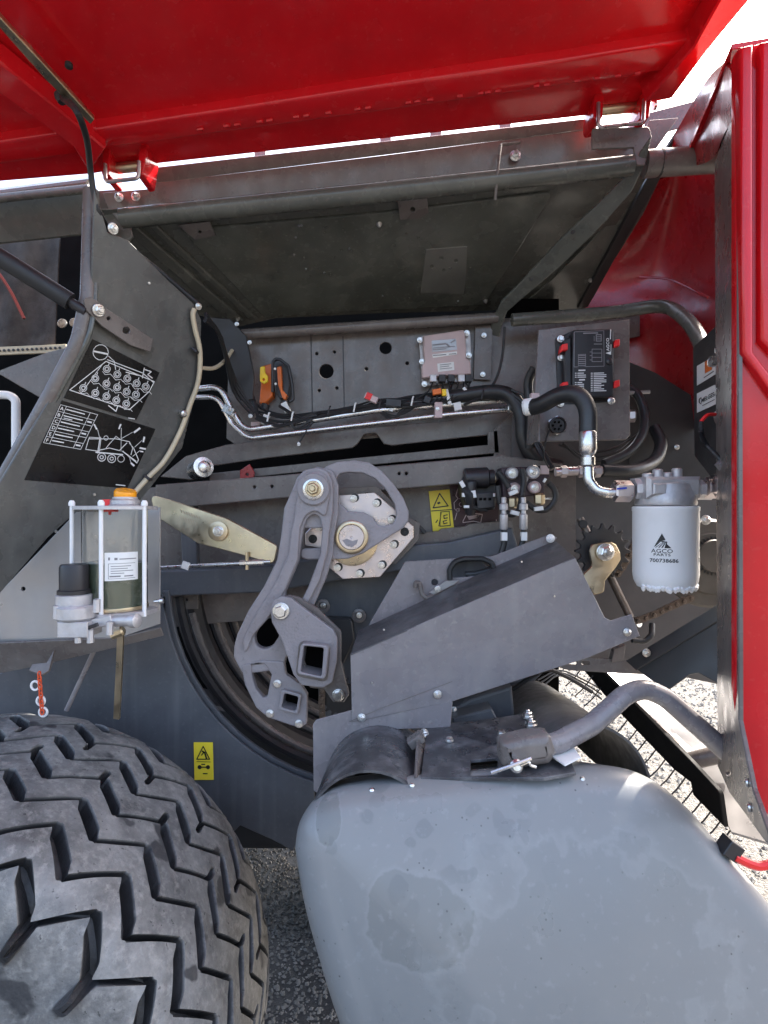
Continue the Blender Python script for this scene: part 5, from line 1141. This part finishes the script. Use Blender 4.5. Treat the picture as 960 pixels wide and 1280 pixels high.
tube('bail', [(*q, 1.88) for q in c13([(302, 330), (302, 220), (312, 206), (330, 208), (362, 232), (376, 300), (380, 360), (366, 366)])], .005, M['blackp'], t, R=.01, seg=8)
for q in ((312, 244), (314, 300)): lathe('pin', P(*c13([q])[0], 1.87), (0, -1, 0), [(.004, 0), (.004, .004)], M['sticker'], t, 8)
for a, b in (((278, 376), (270, 400)), ((345, 366), (352, 388))): tube('boot', [(*c13([a])[0], 1.90), (*c13([b])[0], 1.90)], .014, M['blackp'], t, seg=10)
for q, r_ in (((275, 435), 20), ((352, 388), -25)): box('white_tag', (*c13([q])[0], 1.875), (.02, .016, .034), M['sticker'], t, rz(r_))
box('cable_clip', (*c13([(240, 455)])[0], 1.88), (.03, .02, .02), M['tag'], t)
for k, (nm, pts, lab) in enumerate((('pipe', [(240, 487, 1.84), (276, 483, 1.84), (288, 510, 1.84), (305, 538, 1.84), (380, 527, 1.84), (470, 513, 1.85), (560, 506, 1.86), (636, 500, 1.87)], 'upper silver pipe under the wiring, bending up at left'), ('pipe', [(240, 497, 1.82), (272, 496, 1.82), (290, 530, 1.82), (310, 548, 1.82), (400, 537, 1.82), (560, 518, 1.84), (642, 511, 1.85)], 'lower silver pipe along the slotted sill'))):
    t = thing('silver_pipe', lab, 'pipe', 'silver hydraulic pipes'); tube(nm, pts, .0098 if k == 0 else .0078, M['zinc'], t, R=.05, seg=12)
    lathe('end_nut', P(*pts[-1]), (1, 0, 0), [(.012, -.02), (.014, -.018), (.014, .004), (.01, .006)], M['zinc'], t, 6)
t = thing('pipe_clamp', 'square steel clamp holding both silver pipes at their left bend', 'clamp'); box('block', (286, 513, 1.81), (.035, .02, .026), M['zinc'], t, rz(30)); bolt((286, 511, 1.797), .007, t, M['zinc'])
t = thing('pipe_clamp', 'upright pinkish clamp holding both silver pipes below the control unit', 'clamp'); box('block', (548, 513, 1.82), (.024, .02, .05), M['tag'], t, rz(0)); bolt((547, 511, 1.808), .006, t, M['zinc'])
box('paper_flag', (573, 508, 1.81), (.022, .004, .026), M['sticker'], t, rz(-12)) if 0 else None
random.seed(11)
t = thing('wiring_harness', 'tangle of thin black wires lying over the silver pipes', 'wiring')
def wire(pts, r=.0028, m=None):
    tube('wire', [(a+random.uniform(-1.5, 1.5), b+random.uniform(-1.5, 1.5), c) for a, b, c in pts], r, m or M['rubber'], t, seg=6, n=4)
for k in range(7): wire([(310, 495+k*3, 1.90), (345, 522+random.uniform(-5, 3), 1.86), (385, 520+random.uniform(-4, 3), 1.84), (430, 513+random.uniform(-5, 3), 1.86), (470, 505+random.uniform(-5, 3), 1.87), (510, 500+random.uniform(-5, 3), 1.88), (560, 492+random.uniform(-4, 4), 1.88)])
for k in range(5): wire([(350, 508, 1.85), (372, 520+k, 1.83), (390, 530-k*2, 1.825), (372, 538-k, 1.825), (366, 526, 1.83), (395, 515+k, 1.83)])
wire([(388, 530, 1.82), (378, 545, 1.81), (374, 556, 1.81)], .003); lathe('white_drop', P(373.5, 555, 1.81), (0, 0, 1), [(.004, -.006), (.006, 0), (.003, .006)], M['sticker'], t, 8)
for k in range(5): wire([(470, 508+k, 1.85), (490, 520+k, 1.84), (505, 516-k, 1.84), (530, 500+k*2, 1.85), (548, 488, 1.87)])
for x in (541, 560, 566, 580, 586): wire([(x, 477, 1.89), (x+random.uniform(-8, 8), 488, 1.86), (x+random.uniform(-25, 25), 498, 1.86)])
wire([(630, 408, 1.84), (628, 440, 1.84), (622, 470, 1.84), (604, 492, 1.84), (580, 505, 1.83)], .005)
for k in range(4): wire([(300, 430, 1.90), (306, 470+k*3, 1.9), (318, 500+k*2, 1.88), (322, 520+k, 1.86)], .004)
for k in range(4): wire([(256, 392+k*3, 1.6), (275, 420, 1.7), (292, 470+k*6, 1.84), (318, 512+k*3, 1.87)], .0055)
for q, ww, m_, r_ in (((464, 498), (.044, .022, .02), 'tag', 25), ((461, 496), (.02, .024, .022), 'redp', 25), ((492, 504), (.05, .02, .024), 'blackp', 5), ((546, 490), (.028, .018, .018), 'orange', -10), ((555, 491), (.014, .016, .022), 'yelp', -5), ((583, 489), (.03, .006, .01), 'sticker', 50), ((560, 496), (.012, .004, .05), 'sticker', -15), ((572, 508), (.024, .006, .026), 'sticker', -12), ((534, 500), (.022, .016, .022), 'blackp', 20), ((489, 513), (.012, .006, .007), 'sticker', 20)):
    box('connector', (*q, 1.835), ww, M[m_], t, rz(r_))
for k in range(6): wire([(320, 520+k, 1.85), (350, 528+k, 1.83), (400, 522-k, 1.835), (450, 512+random.uniform(-3, 3), 1.84), (520, 503+random.uniform(-3, 3), 1.845), (575, 498, 1.85), (615, 492, 1.845)], random.choice((.0022, .0035)))
for x, y in ((336, 522), (366, 521), (412, 514), (444, 510), (476, 505), (516, 502), (604, 494)): tube('zip_tie', [P(x-2, y+5, 1.815), P(x, y-5, 1.815), P(x+1, y-6, 1.83)], .0028, M['blackp'] if x % 3 else M['sticker'], t, seg=6)
for k in range(5): wire([(545+k*9, 478, 1.89), (548+k*7, 492, 1.84), (540+k*4, 504, 1.835), (520-k*6, 506+k, 1.835)], .0026)
for k in range(3): wire([(690, 585, 1.70), (676, 566-k*4, 1.74), (664+k, 540, 1.76), (656, 500+k*6, 1.78), (640, 488+k*3, 1.80)], .0045)
for k in range(3): wire([(700+k*3, 556, 1.66), (730, 566+k*4, 1.68), (770, 560+k*6, 1.70), (800, 540+k*3, 1.74)], .004)
t = thing('corner_cable', 'cream cable looping behind the sign plate into the left corner', 'cable')
tube('cable', [(252, 460, 1.7), (268, 460, 1.74), (282, 450, 1.8), (290, 438, 1.85)], .006, M['cream'], t, seg=8)

# ================================================================ valve block, warning labels
c14 = T(530, 570, 5.647)
t = thing('warning_label', 'yellow warning label with triangle pictogram left of the valve block', 'label')
WY = 1.862
lb = plate('film', WY, c14([(33, 248), (180, 235), (212, 515), (62, 530)]), .001, M['yellow'], t, bev=.0003)
strokes('pictogram', WY-.0015, fi2 if 0 else [('l', c14([(110, 265), (170, 352), (65, 366), (110, 265)]), 1.4), ('f', c14([(90, 330), (110, 322), (118, 332), (100, 342)])), ('l', c14([(52, 388), (195, 378)]), 1), ('l', c14([(118, 395), (178, 390), (186, 490), (112, 496), (118, 395)]), 1), ('l', c14([(104, 495), (122, 400)]), .8), ('l', c14([(165, 415), (140, 420), (142, 442), (165, 436)]), 1.2), ('l', c14([(160, 455), (136, 460), (140, 478), (164, 472)]), 1.2), ('l', c14([(84, 470), (96, 452)]), 1.3)], 1, M['ink'], lb)
t = thing('manual_label', 'dark red instruction label with an open book drawing under the valve block', 'label')
lb = plate('film', 1.864, c14([(178, 208), (300, 198), (530, 340), (525, 470), (215, 505)]), .001, M['maroon'], t, bev=.0003)
strokes('drawing', 1.8625, [('l', c14(a), w_) for a, w_ in (([(275, 460), (300, 412), (345, 420), (350, 405), (412, 412), (400, 470), (350, 460), (275, 470), (275, 460)], 1), ([(310, 425), (320, 445), (375, 430), (385, 415)], 1.8), ([(320, 432), (380, 422)], 3), ([(240, 225), (225, 280), (240, 300), (212, 330), (215, 370), (235, 395), (250, 370)], .9), ([(250, 300), (270, 310)], .8), ([(232, 400), (218, 450)], .8), ([(455, 470), (520, 465)], .9), ([(510, 450), (512, 468)], 1.2))]+[('c', *c14([(262, 342)])[0], 2.4, .9), ('c', *c14([(240, 382)])[0], 2, .9)], .8, M['tag'], lb)
t = thing('solenoid_valve', 'black solenoid valve assembly right of the yellow warning label', 'valve')
lathe('upper_coil', P(*c14([(285, 160)])[0], 1.74), (1, 0, .05), [(.028, 0), (.032, .004), (.032, .07), (.024, .075), (.024, .09)], M['blackp'], t, 20)
lathe('coil_nut', P(*c14([(430, 160)])[0], 1.735), (1, 0, .05), [(.014, 0), (.017, .002), (.017, .03), (.012, .033)], M['brass'], t, 8)
plate('lower_body', 1.70, c14([(365, 262), (490, 250), (505, 365), (380, 378)]), .07, M['blackp'], t, r=2, bev=.004, steps=2)
for x in (400, 430, 465): plate('vent_slot', 1.698, c14([(x-10, 296), (x+10, 294), (x+10, 312), (x-10, 314)]), .002, M['void'], t, bev=.0003)
plate('rear_body', 1.75, c14([(270, 150), (500, 120), (520, 250), (500, 380), (300, 380), (260, 220)]), .08, M['dark'], t, r=3, bev=.004)
lathe('side_coil', P(*c14([(330, 300)])[0], 1.71), (0, -.3, 1), [(.014, -.05), (.016, -.04), (.016, .05), (.012, .055)], M['blackp'], t, 14)
for q, ww, r_ in (((270, 200), (.02, .01, .012), 60), ((350, 270), (.014, .01, .022), -10), ((282, 275), (.012, .01, .012), 0), ((300, 358), (.016, .01, .008), 0), ((495, 275), (.006, .006, .01), 0)): box('white_clip', (*c14([q])[0], 1.69), ww, M['sticker'], t, rz(r_))
random.seed(4)
for k in range(6): tube('wire', [(*c14([(270+k*12, 190)])[0], 1.70), (*c14([(290+k*10, 260+k*6)])[0], 1.685), (*c14([(320+k*5, 350)])[0], 1.70), (*c14([(400+k*10, 385)])[0], 1.71)], .0035, M['rubber'], t, seg=6)
t = thing('valve_block', 'dark maroon hydraulic valve block with four pale round plugs', 'valve block')
M['mblock'] = mat('anodised block', (.05, .032, .04), .42, .2)
plate('left_block', 1.70, c14([(545, 82), (690, 75), (700, 300), (560, 300)]), .09, M['mblock'], t, bev=.004, steps=2)
plate('right_block', 1.69, c14([(690, 78), (885, 66), (890, 150), (850, 160), (850, 270), (700, 290)]), .09, M['mblock'], t, bev=.004, steps=2)
for k, (q, rr_) in enumerate((((618, 122), .0185), ((632, 232), .0185), ((765, 115), .0205), ((775, 222), .0185))):
    p = P(*c14([q])[0], 1.69 if k < 2 else 1.68)
    lathe('plug', p, (0, -1, 0), [(rr_, 0), (rr_, .012), (rr_*.85, .016), (rr_*.8, .012)], M['tag'] if k % 2 else M['cast'], t, 24); bolt(p+V((0, -.012, 0)), rr_*.6, t, M['zinc'])
plate('hanger_ear', 1.685, c14([(720, 130), (740, 160), (720, 195), (705, 170)]), .006, M['cast'], t)
box('plate_tag', (*c14([(852, 98)])[0], 1.683), (.026, .004, .026), M['tag'], t)
for pts in ([(520, 110), (560, 160), (600, 225)], [(690, 90), (705, 170), (690, 280)], [(880, 190), (920, 240), (925, 310), (870, 375), (800, 380), (720, 330)], [(520, 210), (530, 300), (560, 380), (620, 415), (670, 380), (690, 290)]):
    tube('cable', [(*q, 1.655) for q in c14(pts)], .0085, M['rubber'], t, seg=10)
for q, r_ in (((640, 402), 14), ((808, 372), -8), ((630, 258), -22), ((852, 172), -60)): box('white_tag', (*c14([q])[0], 1.645), (.026, .014, .012) if r_ != -60 else (.012, .01, .006), M['sticker'], t, rz(r_))
for q in ((630, 330), (815, 305)): lathe('lower_fitting', P(*c14([q])[0], 1.68), (0, 0, 1), [(.012, -.016), (.016, -.012), (.016, .012), (.01, .018)], M['brass'], t, 6)
box('side_bar', (*c14([(880, 300)])[0], 1.68), (.036, .01, .006), M['zinc'], t)
for k, (lab, pts, fx) in enumerate((('left of two thin hydraulic hoses dropping from the valve block', [(563, 470), (567, 560), (560, 640), (520, 740), (460, 800), (370, 830), (290, 835)], 563), ('right of two thin hydraulic hoses dropping from the valve block', [(702, 450), (702, 540), (690, 620), (630, 740), (540, 820), (440, 850), (310, 850)], 702))):
    t = thing('thin_hose', lab, 'hose', 'thin hoses under the valve block')
    tube('hose', [(*q, 1.62-.0*i) for i, q in enumerate(c14(pts))], .0085, M['hose'], t, seg=10)
    b = P(*c14([(fx, 490)])[0], 1.62); lathe('crimp', b, (0, 0, 1), [(.009, -.012), (.0115, -.008), (.0115, .03), (.007, .034), (.007, .043), (.0125, .045), (.0125, .06), (.007, .064), (.007, .08)], M['cast'], t, 14)
    box('white_sleeve', (*c14([(fx+2, 568)])[0], 1.614), (.016, .018, .024), M['sticker'], t)

# ================================================================ link parts to their things, set every thing at the foot of its parts
bpy.context.view_layer.update()
kids = {}
for o, p in PAR.items(): kids.setdefault(p, []).append(o)
def bounds(o):
    pts = []
    for c in [o]+kids.get(o, []):
        if c.type == 'MESH': pts += [c.matrix_world @ V(b) for b in c.bound_box]
        if c is not o: pts += bounds(c)
    return pts
for p in kids:
    if p.type == 'EMPTY':
        b = bounds(p); p.location = V([(min(q[i] for q in b)+max(q[i] for q in b))/2 if i < 2 else min(q[2] for q in b) for i in range(3)])
world = {o: o.location.copy() for o in list(PAR)+list(kids)}
for o, p in PAR.items():
    o.parent = p; o.location = world[o]-world[p]
bpy.context.view_layer.update()
